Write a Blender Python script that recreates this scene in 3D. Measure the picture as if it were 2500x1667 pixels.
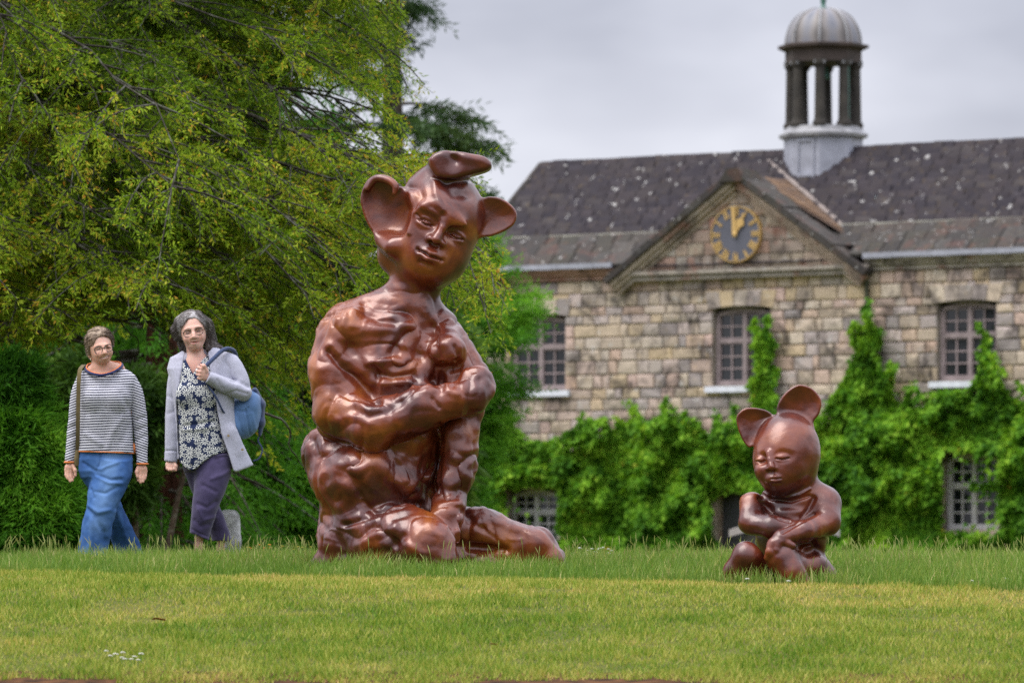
import bpy, bmesh, math, random
import numpy as np
from mathutils import Vector, Matrix
R = math.radians
for o in list(bpy.data.objects): bpy.data.objects.remove(o)
SC = bpy.context.scene
COL = SC.collection
# ------------------------------------------------------------------ camera, sky, sun, exposure
F = 12300.0            # focal length in pixels of the 2500 px wide frame (about 177 mm)
HOR = 1383.0           # horizon row
cam_d = bpy.data.cameras.new('camera'); cam = bpy.data.objects.new('camera', cam_d); COL.objects.link(cam)
cam.location = (0, 0, 0); cam.rotation_euler = (R(90), 0, 0)
cam_d.sensor_width = 36; cam_d.lens = F/2500*36; cam_d.shift_y = (HOR-833.5)/2500
cam_d.clip_start = 0.5; cam_d.clip_end = 3000
cam_d.dof.use_dof = True; cam_d.dof.focus_distance = 32.2; cam_d.dof.aperture_fstop = 4.4
SC.camera = cam
SC.render.resolution_x, SC.render.resolution_y = 1024, 682
SC.view_settings.view_transform = 'Standard'; SC.view_settings.look = 'None'
SC.view_settings.exposure = 1.0; SC.view_settings.gamma = 1
SC.cycles.use_denoising = False; SC.cycles.use_adaptive_sampling = False; SC.cycles.sample_clamp_indirect = 3
SC.cycles.max_bounces = 6; SC.cycles.transparent_max_bounces = 8
SUN_EL, SUN_AZ = 62, 245       # azimuth clockwise from +Y: high, from the left and a little behind the camera
world = bpy.data.worlds.new('World'); SC.world = world; world.use_nodes = True
def build_world():
    nt = world.node_tree; nt.nodes.clear(); N = nt.nodes.new; L = nt.links.new
    out = N('ShaderNodeOutputWorld'); bg = N('ShaderNodeBackground'); L(bg.outputs[0], out.inputs[0])
    sky = N('ShaderNodeTexSky'); sky.sky_type = 'NISHITA'; sky.sun_disc = False
    sky.sun_elevation = R(SUN_EL); sky.sun_rotation = R(SUN_AZ); sky.air_density = 1; sky.dust_density = 2
    mul = N('ShaderNodeMix'); mul.data_type = 'RGBA'; mul.blend_type = 'MULTIPLY'; mul.inputs[0].default_value = 1
    L(sky.outputs[0], mul.inputs[6]); mul.inputs[7].default_value = (0.07, 0.07, 0.07, 1)
    tc = N('ShaderNodeTexCoord'); mp = N('ShaderNodeMapping'); mp.inputs['Scale'].default_value = (1, 1, 2.2)
    mp.inputs['Location'].default_value = (0.35, 0.0, 0.12)
    L(tc.outputs['Generated'], mp.inputs[0])
    n1 = N('ShaderNodeTexNoise'); n1.inputs['Scale'].default_value = 4.5; n1.inputs['Detail'].default_value = 5; n1.inputs['Roughness'].default_value = 0.5
    L(mp.outputs[0], n1.inputs[0])
    cr = N('ShaderNodeValToRGB'); e = cr.color_ramp.elements
    e[0].position = 0.33; e[0].color = (0.15, 0.156, 0.19, 1)
    e[1].position = 0.66; e[1].color = (0.45, 0.455, 0.49, 1)
    m = e.new(0.5); m.color = (0.285, 0.29, 0.328, 1)
    L(n1.outputs[0], cr.inputs[0])
    # overcast luminance in the manner of the CIE overcast sky: the zenith several times as bright as the horizon
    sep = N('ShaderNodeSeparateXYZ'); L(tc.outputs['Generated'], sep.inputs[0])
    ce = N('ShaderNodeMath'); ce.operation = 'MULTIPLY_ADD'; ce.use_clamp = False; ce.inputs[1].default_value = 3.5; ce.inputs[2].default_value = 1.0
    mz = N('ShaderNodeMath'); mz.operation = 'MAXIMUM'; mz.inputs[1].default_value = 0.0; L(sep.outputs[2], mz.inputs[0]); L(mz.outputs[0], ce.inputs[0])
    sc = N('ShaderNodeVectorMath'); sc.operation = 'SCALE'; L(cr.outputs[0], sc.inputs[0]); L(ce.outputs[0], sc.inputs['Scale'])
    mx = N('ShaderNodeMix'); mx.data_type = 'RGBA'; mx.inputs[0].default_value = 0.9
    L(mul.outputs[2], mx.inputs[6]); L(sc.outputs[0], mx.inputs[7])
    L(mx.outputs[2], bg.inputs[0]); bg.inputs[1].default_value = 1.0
build_world()
sun_d = bpy.data.lights.new('sun', 'SUN'); sun_d.energy = 1.5; sun_d.angle = R(40); sun_d.color = (1.0, 0.95, 0.88)
sun = bpy.data.objects.new('sun', sun_d); COL.objects.link(sun)
_d = Vector((math.sin(R(SUN_AZ))*math.cos(R(SUN_EL)), math.cos(R(SUN_AZ))*math.cos(R(SUN_EL)), math.sin(R(SUN_EL))))
sun.rotation_euler = _d.to_track_quat('Z', 'Y').to_euler()

# ------------------------------------------------------------------ helpers
def P(px, py, Y): return Vector(((px-1250)/F*Y, Y, (HOR-py)/F*Y))
def link(o, parent=None):
    COL.objects.link(o)
    if parent is not None: o.parent = parent
    return o
def tag(o, label=None, cat=None, group=None, kind=None):
    if label: o['label'] = label
    if cat: o['category'] = cat
    if group: o['group'] = group
    if kind: o['kind'] = kind
    return o
def empty(name, loc=(0, 0, 0), rz=0.0, parent=None):
    o = bpy.data.objects.new(name, None); o.location = loc; o.rotation_euler = (0, 0, rz); o.empty_display_size = 0.2
    return link(o, parent)
def np_mesh(name, V, faces, mats=(), smooth=True, attrs=None, midx=None):
    """V (n,3) array; faces: list of (m,k) int arrays."""
    me = bpy.data.meshes.new(name)
    V = np.ascontiguousarray(V, np.float32)
    fl = [np.asarray(f, np.int32) for f in faces if len(f)]
    me.vertices.add(len(V)); me.vertices.foreach_set('co', V.ravel())
    nl = sum(f.size for f in fl); nf = sum(len(f) for f in fl)
    me.loops.add(nl); me.loops.foreach_set('vertex_index', np.concatenate([f.ravel() for f in fl]))
    me.polygons.add(nf)
    cnt = np.concatenate([np.full(len(f), f.shape[1], np.int32) for f in fl])
    st = np.concatenate([[0], np.cumsum(cnt)[:-1]]).astype(np.int32)
    me.polygons.foreach_set('loop_start', st); me.polygons.foreach_set('loop_total', cnt)
    me.polygons.foreach_set('use_smooth', np.full(nf, bool(smooth)))
    if midx is not None: me.polygons.foreach_set('material_index', np.asarray(midx, np.int32))
    for k, a in (attrs or {}).items():
        a = np.asarray(a, np.float32)
        if a.ndim == 1:
            at = me.attributes.new(k, 'FLOAT', 'POINT'); at.data.foreach_set('value', a)
        else:
            at = me.attributes.new(k, 'FLOAT_COLOR', 'POINT')
            c = np.ones((len(a), 4), np.float32); c[:, :3] = a; at.data.foreach_set('color', c.ravel())
    me.update(calc_edges=True); me.validate()
    for m in mats: me.materials.append(m)
    return me
def obj(name, me, parent=None, loc=None):
    o = bpy.data.objects.new(name, me)
    if loc is not None: o.location = loc
    return link(o, parent)
class MB:
    """collects simple solids into one mesh"""
    def __init__(s): s.v = []; s.f = []
    def add(s, vs, fs):
        b = len(s.v); s.v += [tuple(x) for x in vs]; s.f += [tuple(b+i for i in f) for f in fs]
    def box(s, x0, x1, y0, y1, z0, z1):
        s.add([(x0,y0,z0),(x1,y0,z0),(x1,y1,z0),(x0,y1,z0),(x0,y0,z1),(x1,y0,z1),(x1,y1,z1),(x0,y1,z1)],
              [(0,3,2,1),(4,5,6,7),(0,1,5,4),(1,2,6,5),(2,3,7,6),(3,0,4,7)])
    def prism(s, poly, y0, y1):       # polygon in (x,z), extruded in y
        n = len(poly)
        s.add([(p[0],y0,p[1]) for p in poly]+[(p[0],y1,p[1]) for p in poly],
              [tuple(range(n))[::-1] if _area(poly) < 0 else tuple(range(n)), tuple(range(2*n-1,n-1,-1)) if _area(poly) > 0 else tuple(range(n,2*n))]
              + [(i,i+n,(i+1)%n+n,(i+1)%n) if _area(poly) > 0 else (i,(i+1)%n,(i+1)%n+n,i+n) for i in range(n)])
    def lathe(s, prof, n=24, c=(0,0,0), a0=0.0, caps=True):
        b = len(s.v)
        for r, z in prof:
            for i in range(n):
                a = a0+2*math.pi*i/n; s.v.append((c[0]+r*math.cos(a), c[1]+r*math.sin(a), c[2]+z))
        m = len(prof)
        for j in range(m-1):
            for i in range(n):
                s.f.append((b+j*n+i, b+j*n+(i+1)%n, b+(j+1)*n+(i+1)%n, b+(j+1)*n+i))
        if caps:
            s.f.append(tuple(b+i for i in range(n))[::-1]); s.f.append(tuple(b+(m-1)*n+i for i in range(n)))
    def tube(s, pts, rad, n=6, closed=False):
        pts = [Vector(p) for p in pts]; m = len(pts); b = len(s.v)
        rad = [rad]*m if not hasattr(rad, '__len__') else rad
        up = Vector((0, 0, 1)); prev = None
        for i, p in enumerate(pts):
            t = (pts[(i+1) % m]-pts[i-1]) if closed else (pts[min(i+1, m-1)]-pts[max(i-1, 0)])
            t = t.normalized() if t.length > 1e-9 else Vector((0,0,1))
            u = (prev - t*prev.dot(t)) if prev is not None else t.cross(up if abs(t.z) < .9 else Vector((1,0,0)))
            u.normalize(); prev = u; w = t.cross(u)
            for k in range(n):
                a = 2*math.pi*k/n; q = p+(u*math.cos(a)+w*math.sin(a))*rad[i]; s.v.append(tuple(q))
        for j in range(m if closed else m-1):
            j2 = (j+1) % m
            for k in range(n):
                s.f.append((b+j*n+k, b+j*n+(k+1)%n, b+j2*n+(k+1)%n, b+j2*n+k))
        if not closed:
            s.f.append(tuple(b+k for k in range(n))[::-1]); s.f.append(tuple(b+(m-1)*n+k for k in range(n)))
    def mesh(s, name, mat=None, smooth=False):
        me = bpy.data.meshes.new(name); me.from_pydata(s.v, [], s.f)
        if mat: me.materials.append(mat)
        if smooth:
            me.polygons.foreach_set('use_smooth', [True]*len(me.polygons))
        me.update(); return me
    def build(s, name, mat, parent=None, loc=None, smooth=False, fix=True):
        me = s.mesh(name, mat, smooth)
        if fix:
            bm = bmesh.new(); bm.from_mesh(me); bmesh.ops.recalc_face_normals(bm, faces=bm.faces); bm.to_mesh(me); bm.free()
        return obj(name, me, parent, loc)
def _area(p): return sum(p[i][0]*p[(i+1)%len(p)][1]-p[(i+1)%len(p)][0]*p[i][1] for i in range(len(p)))

# materials ---------------------------------------------------------
class NT:
    def __init__(s, name):
        s.m = bpy.data.materials.new(name); s.m.use_nodes = True; s.t = s.m.node_tree; s.t.nodes.clear()
        s.out = s.N('ShaderNodeOutputMaterial')
    def N(s, ty, **kw):
        n = s.t.nodes.new(ty)
        for k, v in kw.items(): setattr(n, k, v)
        return n
    def L(s, a, b): s.t.links.new(a, b)
    def noise(s, vec, scale, detail=4, rough=0.55, dist=0.0):
        n = s.N('ShaderNodeTexNoise'); n.inputs['Scale'].default_value = scale; n.inputs['Detail'].default_value = detail
        n.inputs['Roughness'].default_value = rough; n.inputs['Distortion'].default_value = dist
        if vec is not None: s.L(vec, n.inputs['Vector'])
        return n.outputs[0]
    def ramp(s, fac, stops, interp='LINEAR'):
        c = s.N('ShaderNodeValToRGB'); e = c.color_ramp.elements; c.color_ramp.interpolation = interp
        while len(e) < len(stops): e.new(0.5)
        for i, (p, col) in enumerate(stops):
            e[i].position = p; e[i].color = tuple(col)+(1,) if len(col) == 3 else col
        if fac is not None: s.L(fac, c.inputs[0])
        return c.outputs[0]
    def mix(s, fac, a, b, mode='MIX'):
        m = s.N('ShaderNodeMix', data_type='RGBA', blend_type=mode)
        for sock, v in ((m.inputs[0], fac), (m.inputs[6], a), (m.inputs[7], b)):
            if hasattr(v, 'links') or hasattr(v, 'is_linked'): s.L(v, sock)
            elif isinstance(v, (int, float)): sock.default_value = v
            else: sock.default_value = tuple(v)+(1,) if len(v) == 3 else v
        return m.outputs[2]
    def math(s, op, a, b=None, c=None, clamp=False):
        m = s.N('ShaderNodeMath', operation=op, use_clamp=clamp)
        for i, v in enumerate((a, b, c)):
            if v is None: continue
            if isinstance(v, (int, float)): m.inputs[i].default_value = v
            else: s.L(v, m.inputs[i])
        return m.outputs[0]
    def attr(s, name):
        a = s.N('ShaderNodeAttribute'); a.attribute_name = name; return a
    def objco(s): return s.N('ShaderNodeTexCoord').outputs['Object']
    def pos(s): return s.N('ShaderNodeNewGeometry').outputs['Position']
    def bsdf(s, col, rough=0.7, metal=0.0, spec=0.5, bump=None, bstr=0.3, bdist=0.01, **kw):
        b = s.N('ShaderNodeBsdfPrincipled')
        for sock, v in (('Base Color', col), ('Roughness', rough), ('Metallic', metal), ('Specular IOR Level', spec)):
            if isinstance(v, (int, float)): b.inputs[sock].default_value = v
            elif isinstance(v, tuple): b.inputs[sock].default_value = tuple(v)+(1,) if len(v) == 3 else v
            else: s.L(v, b.inputs[sock])
        for k, v in kw.items(): b.inputs[k].default_value = v
        if bump is not None:
            bp = s.N('ShaderNodeBump'); bp.inputs['Strength'].default_value = bstr; bp.inputs['Distance'].default_value = bdist
            s.L(bump, bp.inputs['Height']); s.L(bp.outputs[0], b.inputs['Normal'])
        return b.outputs[0]
    def done(s, sh): s.L(sh, s.out.inputs[0]); return s.m
def mat_plain(name, col, rough=0.7, metal=0.0, var=0.25, scale=8.0, bump=0.0):
    t = NT(name); n = t.noise(t.objco(), scale, 5)
    lo = tuple(c*(1-var) for c in col); hi = tuple(min(1, c*(1+var)) for c in col)
    c = t.ramp(n, [(0.3, lo), (0.7, hi)])
    return t.done(t.bsdf(c, rough, metal, bump=n if bump else None, bstr=bump))
def mat_leaf(name, stops, trans=0.35, rough=0.55, tint=None, spec=0.25):
    """leaf colour from a per-leaf random number stored on the mesh"""
    t = NT(name); r = t.attr('rnd').outputs['Fac']; c = t.ramp(r, stops)
    b = t.bsdf(c, rough, spec=spec)
    if not trans: return t.done(b)
    tr = t.N('ShaderNodeBsdfTranslucent'); cc = t.mix(1.0, c, (1.25, 1.25, 0.7), 'MULTIPLY'); t.L(cc, tr.inputs[0])
    mx = t.N('ShaderNodeMixShader'); mx.inputs[0].default_value = trans; t.L(b, mx.inputs[1]); t.L(tr.outputs[0], mx.inputs[2])
    return t.done(mx.outputs[0])

# value noise in numpy -------------------------------------------------
_rg = np.random.default_rng(5); _LAT = _rg.random((64, 64, 64)).astype(np.float32)*2-1
def vnoise(p, wl, off=0.0):
    q = np.asarray(p, np.float32)/wl+off+100.0; i = np.floor(q).astype(np.int64); f = q-i; f = f*f*f*(f*(f*6-15)+10)
    r = 0
    for a in (0, 1):
        for b in (0, 1):
            for c in (0, 1):
                w = (f[:, 0] if a else 1-f[:, 0])*(f[:, 1] if b else 1-f[:, 1])*(f[:, 2] if c else 1-f[:, 2])
                r = r+w*_LAT[(i[:, 0]+a) % 64, (i[:, 1]+b) % 64, (i[:, 2]+c) % 64]
    return r
def fbm(p, wl, oct=3, off=0.0):
    r = 0; a = 1
    for k in range(oct): r = r+a*vnoise(p, wl/2**k, off+k*7.3); a *= .5
    return r
# ------------------------------------------------------------------ organic forms: a distance field meshed with surface nets
def rotm(rx=0, ry=0, rz=0):
    """rotation in (px, depth, py) space; rz turns in the picture plane (clockwise on screen), angles in degrees"""
    cx, sx, cy, sy, cz, sz = (f(R(a)) for a in (rx, ry, rz) for f in (math.cos, math.sin))
    A = np.array([[1,0,0],[0,cx,-sx],[0,sx,cx]]); B = np.array([[cy,sy,0],[-sy,cy,0],[0,0,1]]); C = np.array([[cz,0,-sz],[0,1,0],[sz,0,cz]])
    return C@B@A
class Field:
    """coordinates: px (right), d (away from the viewer), py (down); all in photo pixels at the thing's own distance"""
    def __init__(s, bx, bd, by, h, hd=None, hy=None):
        hd = hd or h
        s.x = np.arange(bx[0], bx[1]+h, h, dtype=np.float32); s.d = np.arange(bd[0], bd[1]+hd, hd, dtype=np.float32)
        s.y = np.concatenate([np.arange(a, b, st) for a, b, st in hy]).astype(np.float32) if hy else np.arange(by[0], by[1]+h, h, dtype=np.float32)
        s.f = np.full((len(s.x), len(s.d), len(s.y)), 60.0, np.float32); s.h = h
    def _blk(s, lo, hi):
        sl = []
        for ax, a, b in zip((s.x, s.d, s.y), lo, hi):
            i = max(0, int(np.searchsorted(ax, a))-1); j = min(len(ax), int(np.searchsorted(ax, b))+1); sl.append(slice(i, max(j, i)))
        return tuple(sl)
    def _grid(s, sl): return s.x[sl[0]][:, None, None], s.d[sl[1]][None, :, None], s.y[sl[2]][None, None, :]
    def _op(s, sl, v, k, op):
        a = s.f[sl]
        if op == 'u':
            h = np.maximum(k-np.abs(a-v), 0)/max(k, 1e-6); s.f[sl] = np.minimum(a, v)-h*h*k*.25
        elif op == 's':
            v = -v; h = np.maximum(k-np.abs(a-v), 0)/max(k, 1e-6); s.f[sl] = np.maximum(a, v)+h*h*k*.25
        elif op == 'i':
            h = np.maximum(k-np.abs(a-v), 0)/max(k, 1e-6); s.f[sl] = np.maximum(a, v)+h*h*k*.25
    def ell(s, c, r, rot=None, k=10, op='u'):
        m = max(r)+k+12; m = m if rot is not None else None
        ext = [m]*3 if m else [q+k+12 for q in r]
        sl = s._blk([c[i]-ext[i] for i in range(3)], [c[i]+ext[i] for i in range(3)])
        if 0 in s.f[sl].shape: return
        X, D, Y = s._grid(sl); X = X-c[0]; D = D-c[1]; Y = Y-c[2]
        if rot is not None:
            M = rot.T; X, D, Y = (M[i, 0]*X+M[i, 1]*D+M[i, 2]*Y for i in range(3))
        k0 = np.sqrt((X/r[0])**2+(D/r[1])**2+(Y/r[2])**2)+1e-6
        k1 = np.sqrt((X/r[0]**2)**2+(D/r[1]**2)**2+(Y/r[2]**2)**2)+1e-6
        s._op(sl, (k0*(k0-1)/k1).astype(np.float32), k, op)
    def chain(s, pts, rad, k=10, op='u', flat=1.0, kk=4):
        """round cones along a polyline, joined to each other first"""
        pts = np.array(pts, float); rad = list(rad) if hasattr(rad, '__len__') else [rad]*len(pts)
        m = max(rad)*max(1, 1)+k+12
        sl = s._blk(pts.min(0)-m, pts.max(0)+m)
        if 0 in s.f[sl].shape: return
        X, D, Y = s._grid(sl); v = None
        for i in range(len(pts)-1):
            a, b = pts[i], pts[i+1]; ab = b-a; L2 = (ab**2).sum()+1e-9
            t = np.clip(((X-a[0])*ab[0]+(D-a[1])*ab[1]+(Y-a[2])*ab[2])/L2, 0, 1)
            q = np.sqrt((X-a[0]-t*ab[0])**2+((D-a[1]-t*ab[1])/flat)**2+(Y-a[2]-t*ab[2])**2)-(rad[i]+(rad[i+1]-rad[i])*t)
            if v is None: v = q
            else:
                h = np.maximum(kk-np.abs(v-q), 0)/kk; v = np.minimum(v, q)-h*h*kk*.25
        s._op(sl, v.astype(np.float32), k, op)
    def limb(s, pts, rad, k=2, op='u', n=6):
        """smooth tapering tube through the points"""
        q = smoothline(pts, n); s.chain(q, np.interp(np.linspace(0, 1, len(q)), np.linspace(0, 1, len(rad)), rad), k, op, 1.0, .3)
    def loft(s, sec, k=8, op='u', p=2.0, capk=0):
        """stack of ellipses along py: rows (py, cx, cd, rx, rd)"""
        sec = np.array(sec, float); m = k+12
        lo = [(sec[:, 1]-sec[:, 3]).min()-m, (sec[:, 2]-sec[:, 4]).min()-m, sec[0, 0]-m]
        hi = [(sec[:, 1]+sec[:, 3]).max()+m, (sec[:, 2]+sec[:, 4]).max()+m, sec[-1, 0]+m]
        sl = s._blk(lo, hi)
        if 0 in s.f[sl].shape: return
        X, D, Y = s._grid(sl); yy = s.y[sl[2]]
        cx, cd, rx, rd = (np.interp(yy, sec[:, 0], sec[:, i])[None, None, :] for i in (1, 2, 3, 4))
        q = ((np.abs((X-cx)/rx)**p+np.abs((D-cd)/rd)**p)**(1/p)-1)*np.minimum(rx, rd)
        e = np.maximum(sec[0, 0]-Y, Y-sec[-1, 0])
        s._op(sl, np.maximum(q, e+0*q).astype(np.float32), k, op)
    def poly(s, pts, cd, t, k=8, op='u', cup=0., rnd=5., n=5):
        """a plate with a free outline seen from the front, half thickness t, rounded edge, hollowed towards the viewer by cup"""
        o = np.array(smoothline(list(pts)+[pts[0]], n)[:-1]); m = k+t+abs(cup)+12
        sl = s._blk((o[:, 0].min()-m, cd-t-abs(cup)-m, o[:, 1].min()-m), (o[:, 0].max()+m, cd+t+abs(cup)+m, o[:, 1].max()+m))
        X = s.x[sl[0]][:, None]; Y = s.y[sl[2]][None]; D = s.d[sl[1]][None, :, None]; best = np.full((X.shape[0], Y.shape[1]), 1e9); ins = np.zeros(best.shape, bool)
        for a, b in zip(o, np.roll(o, -1, 0)):
            ab = b-a; tt = np.clip(((X-a[0])*ab[0]+(Y-a[1])*ab[1])/((ab**2).sum()+1e-9), 0, 1); best = np.minimum(best, np.hypot(X-a[0]-tt*ab[0], Y-a[1]-tt*ab[1]))
            ins ^= ((a[1] > Y) != (b[1] > Y)) & (X < (b[0]-a[0])*(Y-a[1])/(b[1]-a[1]+1e-9)+a[0])
        sd = np.where(ins, -best, best); u = np.clip(-sd/max(1., -sd.min()), 0, 1); Dc = (cd-cup*(1-u)**2)[:, None, :] if cup else cd
        e = (sd+rnd)[:, None, :]; w = np.abs(D-Dc)-(t-rnd)
        s._op(sl, (np.sqrt(np.maximum(e, 0)**2+np.maximum(w, 0)**2)-rnd+np.minimum(np.maximum(e, w), 0)).astype(np.float32), k, op)
    def func(s, fn, k, op, lo=None, hi=None):
        sl = s._blk(lo or (-1e9,)*3, hi or (1e9,)*3); X, D, Y = s._grid(sl)
        v = fn(X, D, Y)+0*s.f[sl]; s._op(sl, v.astype(np.float32), k, op)
    def front(s, px, py):
        """depth of the foremost surface under a picture point"""
        i = int(np.clip(np.searchsorted(s.x, px), 0, len(s.x)-1)); j = int(np.clip(np.searchsorted(s.y, py), 0, len(s.y)-1))
        col = s.f[i, :, j]; w = np.where(col < 0)[0]
        return float(s.d[w[0]]) if len(w) else 0.0
    def mesh(s):
        f = s.f; f[0] = f[-1] = 9; f[:, 0] = f[:, -1] = 9; f[:, :, 0] = f[:, :, -1] = 9
        neg = f < 0
        c = np.zeros(tuple(n-1 for n in f.shape), np.int8)
        for a in (0, 1):
            for b in (0, 1):
                for e in (0, 1): c += neg[a:f.shape[0]-1+a, b:f.shape[1]-1+b, e:f.shape[2]-1+e]
        act = (c > 0) & (c < 8); I = np.argwhere(act); idx = np.full(act.shape, -1, np.int32); idx[act] = np.arange(len(I))
        pos = np.zeros((len(I), 3)); cnt = np.zeros(len(I))
        ax = (s.x, s.d, s.y)
        for dim in range(3):
            o1, o2 = [q for q in range(3) if q != dim]
            for a in (0, 1):
                for b in (0, 1):
                    A = I.copy(); A[:, o1] += a; A[:, o2] += b; B = A.copy(); B[:, dim] += 1
                    fa = f[A[:, 0], A[:, 1], A[:, 2]]; fb = f[B[:, 0], B[:, 1], B[:, 2]]; w = (fa < 0) != (fb < 0)
                    t = np.where(w, fa/np.where(w, fa-fb, 1), 0)
                    pa = np.stack([ax[q][A[:, q]] for q in range(3)], 1); pb = np.stack([ax[q][B[:, q]] for q in range(3)], 1)
                    pos[w] += (pa+(pb-pa)*t[:, None])[w]; cnt[w] += 1
        pos /= cnt[:, None]
        Q = []
        for dim in range(3):
            o1, o2 = [(1, 2), (2, 0), (0, 1)][dim]
            n = list(f.shape); a = [slice(0, m) for m in n]; b = [slice(0, m) for m in n]
            a[dim] = slice(0, n[dim]-1); b[dim] = slice(1, n[dim])
            na, nb = neg[tuple(a)], neg[tuple(b)]; E = np.argwhere(na != nb)
            E = E[(E[:, o1] > 0) & (E[:, o2] > 0)]
            inside = neg[E[:, 0], E[:, 1], E[:, 2]]
            def g(i, j):
                q = E.copy(); q[:, o1] -= i; q[:, o2] -= j; return idx[q[:, 0], q[:, 1], q[:, 2]]
            quad = np.stack([g(1, 1), g(0, 1), g(0, 0), g(1, 0)], 1)
            quad[~inside] = quad[~inside][:, ::-1]; Q.append(quad)
        Q = np.concatenate(Q); Q = Q[(Q >= 0).all(1)]
        s.V = pos; s.Q = Q; s.normals(); return s
    def normals(s):
        V, Q = s.V, s.Q; fn = np.cross(V[Q[:, 2]]-V[Q[:, 0]], V[Q[:, 3]]-V[Q[:, 1]])
        n = np.zeros_like(V)
        for i in range(4): np.add.at(n, Q[:, i], fn)
        s.n = n/(np.linalg.norm(n, axis=1, keepdims=True)+1e-9); return s.n
    def smooth(s, it=1, lam=.5):
        for _ in range(it):
            acc = np.zeros_like(s.V); c = np.zeros(len(s.V))
            for i in range(4):
                a, b = s.Q[:, i], s.Q[:, (i+1) % 4]
                np.add.at(acc, a, s.V[b]); np.add.at(c, a, 1)
            s.V = s.V*(1-lam)+lam*acc/np.maximum(c, 1)[:, None]
        s.normals()
    def push(s, amt): s.V = s.V+s.n*np.asarray(amt)[:, None]
    def stroke(s, pts, w, amp, front=True, dmax=None):
        """a sculpting stroke along a line seen from the front: amp > 0 raises, < 0 cuts"""
        p2 = s.V[:, [0, 2]]; best = np.full(len(p2), 1e9); pts = np.array(pts, float)
        for a, b in zip(pts[:-1], pts[1:]):
            ab = b-a; t = np.clip(((p2-a)@ab)/((ab**2).sum()+1e-9), 0, 1); best = np.minimum(best, np.linalg.norm(p2-a-t[:, None]*ab, axis=1))
        m = np.exp(-(best/w)**2)
        if front: m = m*np.clip(-s.n[:, 1]*1.6+.25, 0, 1)
        if dmax is not None: m = m*(s.V[:, 1] < dmax)
        s.V[:, :] += s.n*(amp*m)[:, None]
    def out(s, name, Y0, mats, parent=None, attrs=None, base=None, midx=None):
        """to metres at distance Y0; vertices relative to the parent's base point"""
        k = Y0/F; b = Vector(base) if base is not None else Vector((0, 0, 0))
        W = np.stack([(s.V[:, 0]-1250)*k-b.x, Y0+s.V[:, 1]*k-b.y, (HOR-s.V[:, 2])*k-b.z], 1)
        me = np_mesh(name, W, [s.Q[:, ::-1]], mats, True, attrs, midx)
        return obj(name, me, parent)
def pxtube(pts, rad, Y0, base, n=6, closed=False, mb=None):
    k = Y0/F; b = Vector(base); mb = mb or MB()
    mb.tube([Vector(((p[0]-1250)*k, Y0+p[1]*k, (HOR-p[2])*k))-b for p in pts], [r*k for r in rad] if hasattr(rad, '__len__') else rad*k, n, closed)
    return mb
def smoothline(pts, n=6):
    """Catmull-Rom through the points"""
    p = [np.array(q, float) for q in pts]; p = [2*p[0]-p[1]]+p+[2*p[-1]-p[-2]]; o = []
    for i in range(1, len(p)-2):
        for t in np.linspace(0, 1, n, endpoint=False):
            a, b, c, d = p[i-1:i+3]
            o.append(.5*((2*b)+(-a+c)*t+(2*a-5*b+4*c-d)*t*t+(-a+3*b-3*c+d)*t**3))
    o.append(p[-2]); return o
# ------------------------------------------------------------------ ground: a lawn that climbs to a low crest and falls away behind it
_GY = [-60, 0, 10, 20, 24.5, 27, 29, 31, 33, 35, 37, 40, 45, 55, 75, 95, 130, 400, 900]
_GZ = [-1.7, -1.65, -1.5, -0.98, -0.566, -0.315, -0.125, -0.055, -0.018, 0.0, 0.0, -0.06, -0.25, -0.6, -1.0, -1.1, -1.1, -1.0, 6.0]
_fy = np.linspace(-60, 900, 9601); _fz = np.interp(_fy, _GY, _GZ)
_k = np.hanning(15); _k /= _k.sum(); _fz = np.convolve(np.pad(_fz, 7, mode='edge'), _k, 'valid')
def gz(x, y):
    x = np.asarray(x, float); y = np.asarray(y, float)
    p = np.stack([x, y, 0*x], -1).reshape(-1, 3)
    n = (vnoise(p, 1.7)*.012+vnoise(p, .55, 3.3)*.006).reshape(x.shape)
    return np.interp(y, _fy, _fz)+n*np.clip((60-y)/10, 0, 1)
def edge_y(x):      # where the mower turned: the long grass starts behind this line
    p = np.stack([x, 0*x, 0*x], -1)
    return 30.15-0.42*x+.12*vnoise(p, .9, 1.1)+.05*vnoise(p, .3, 4.1)
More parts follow.
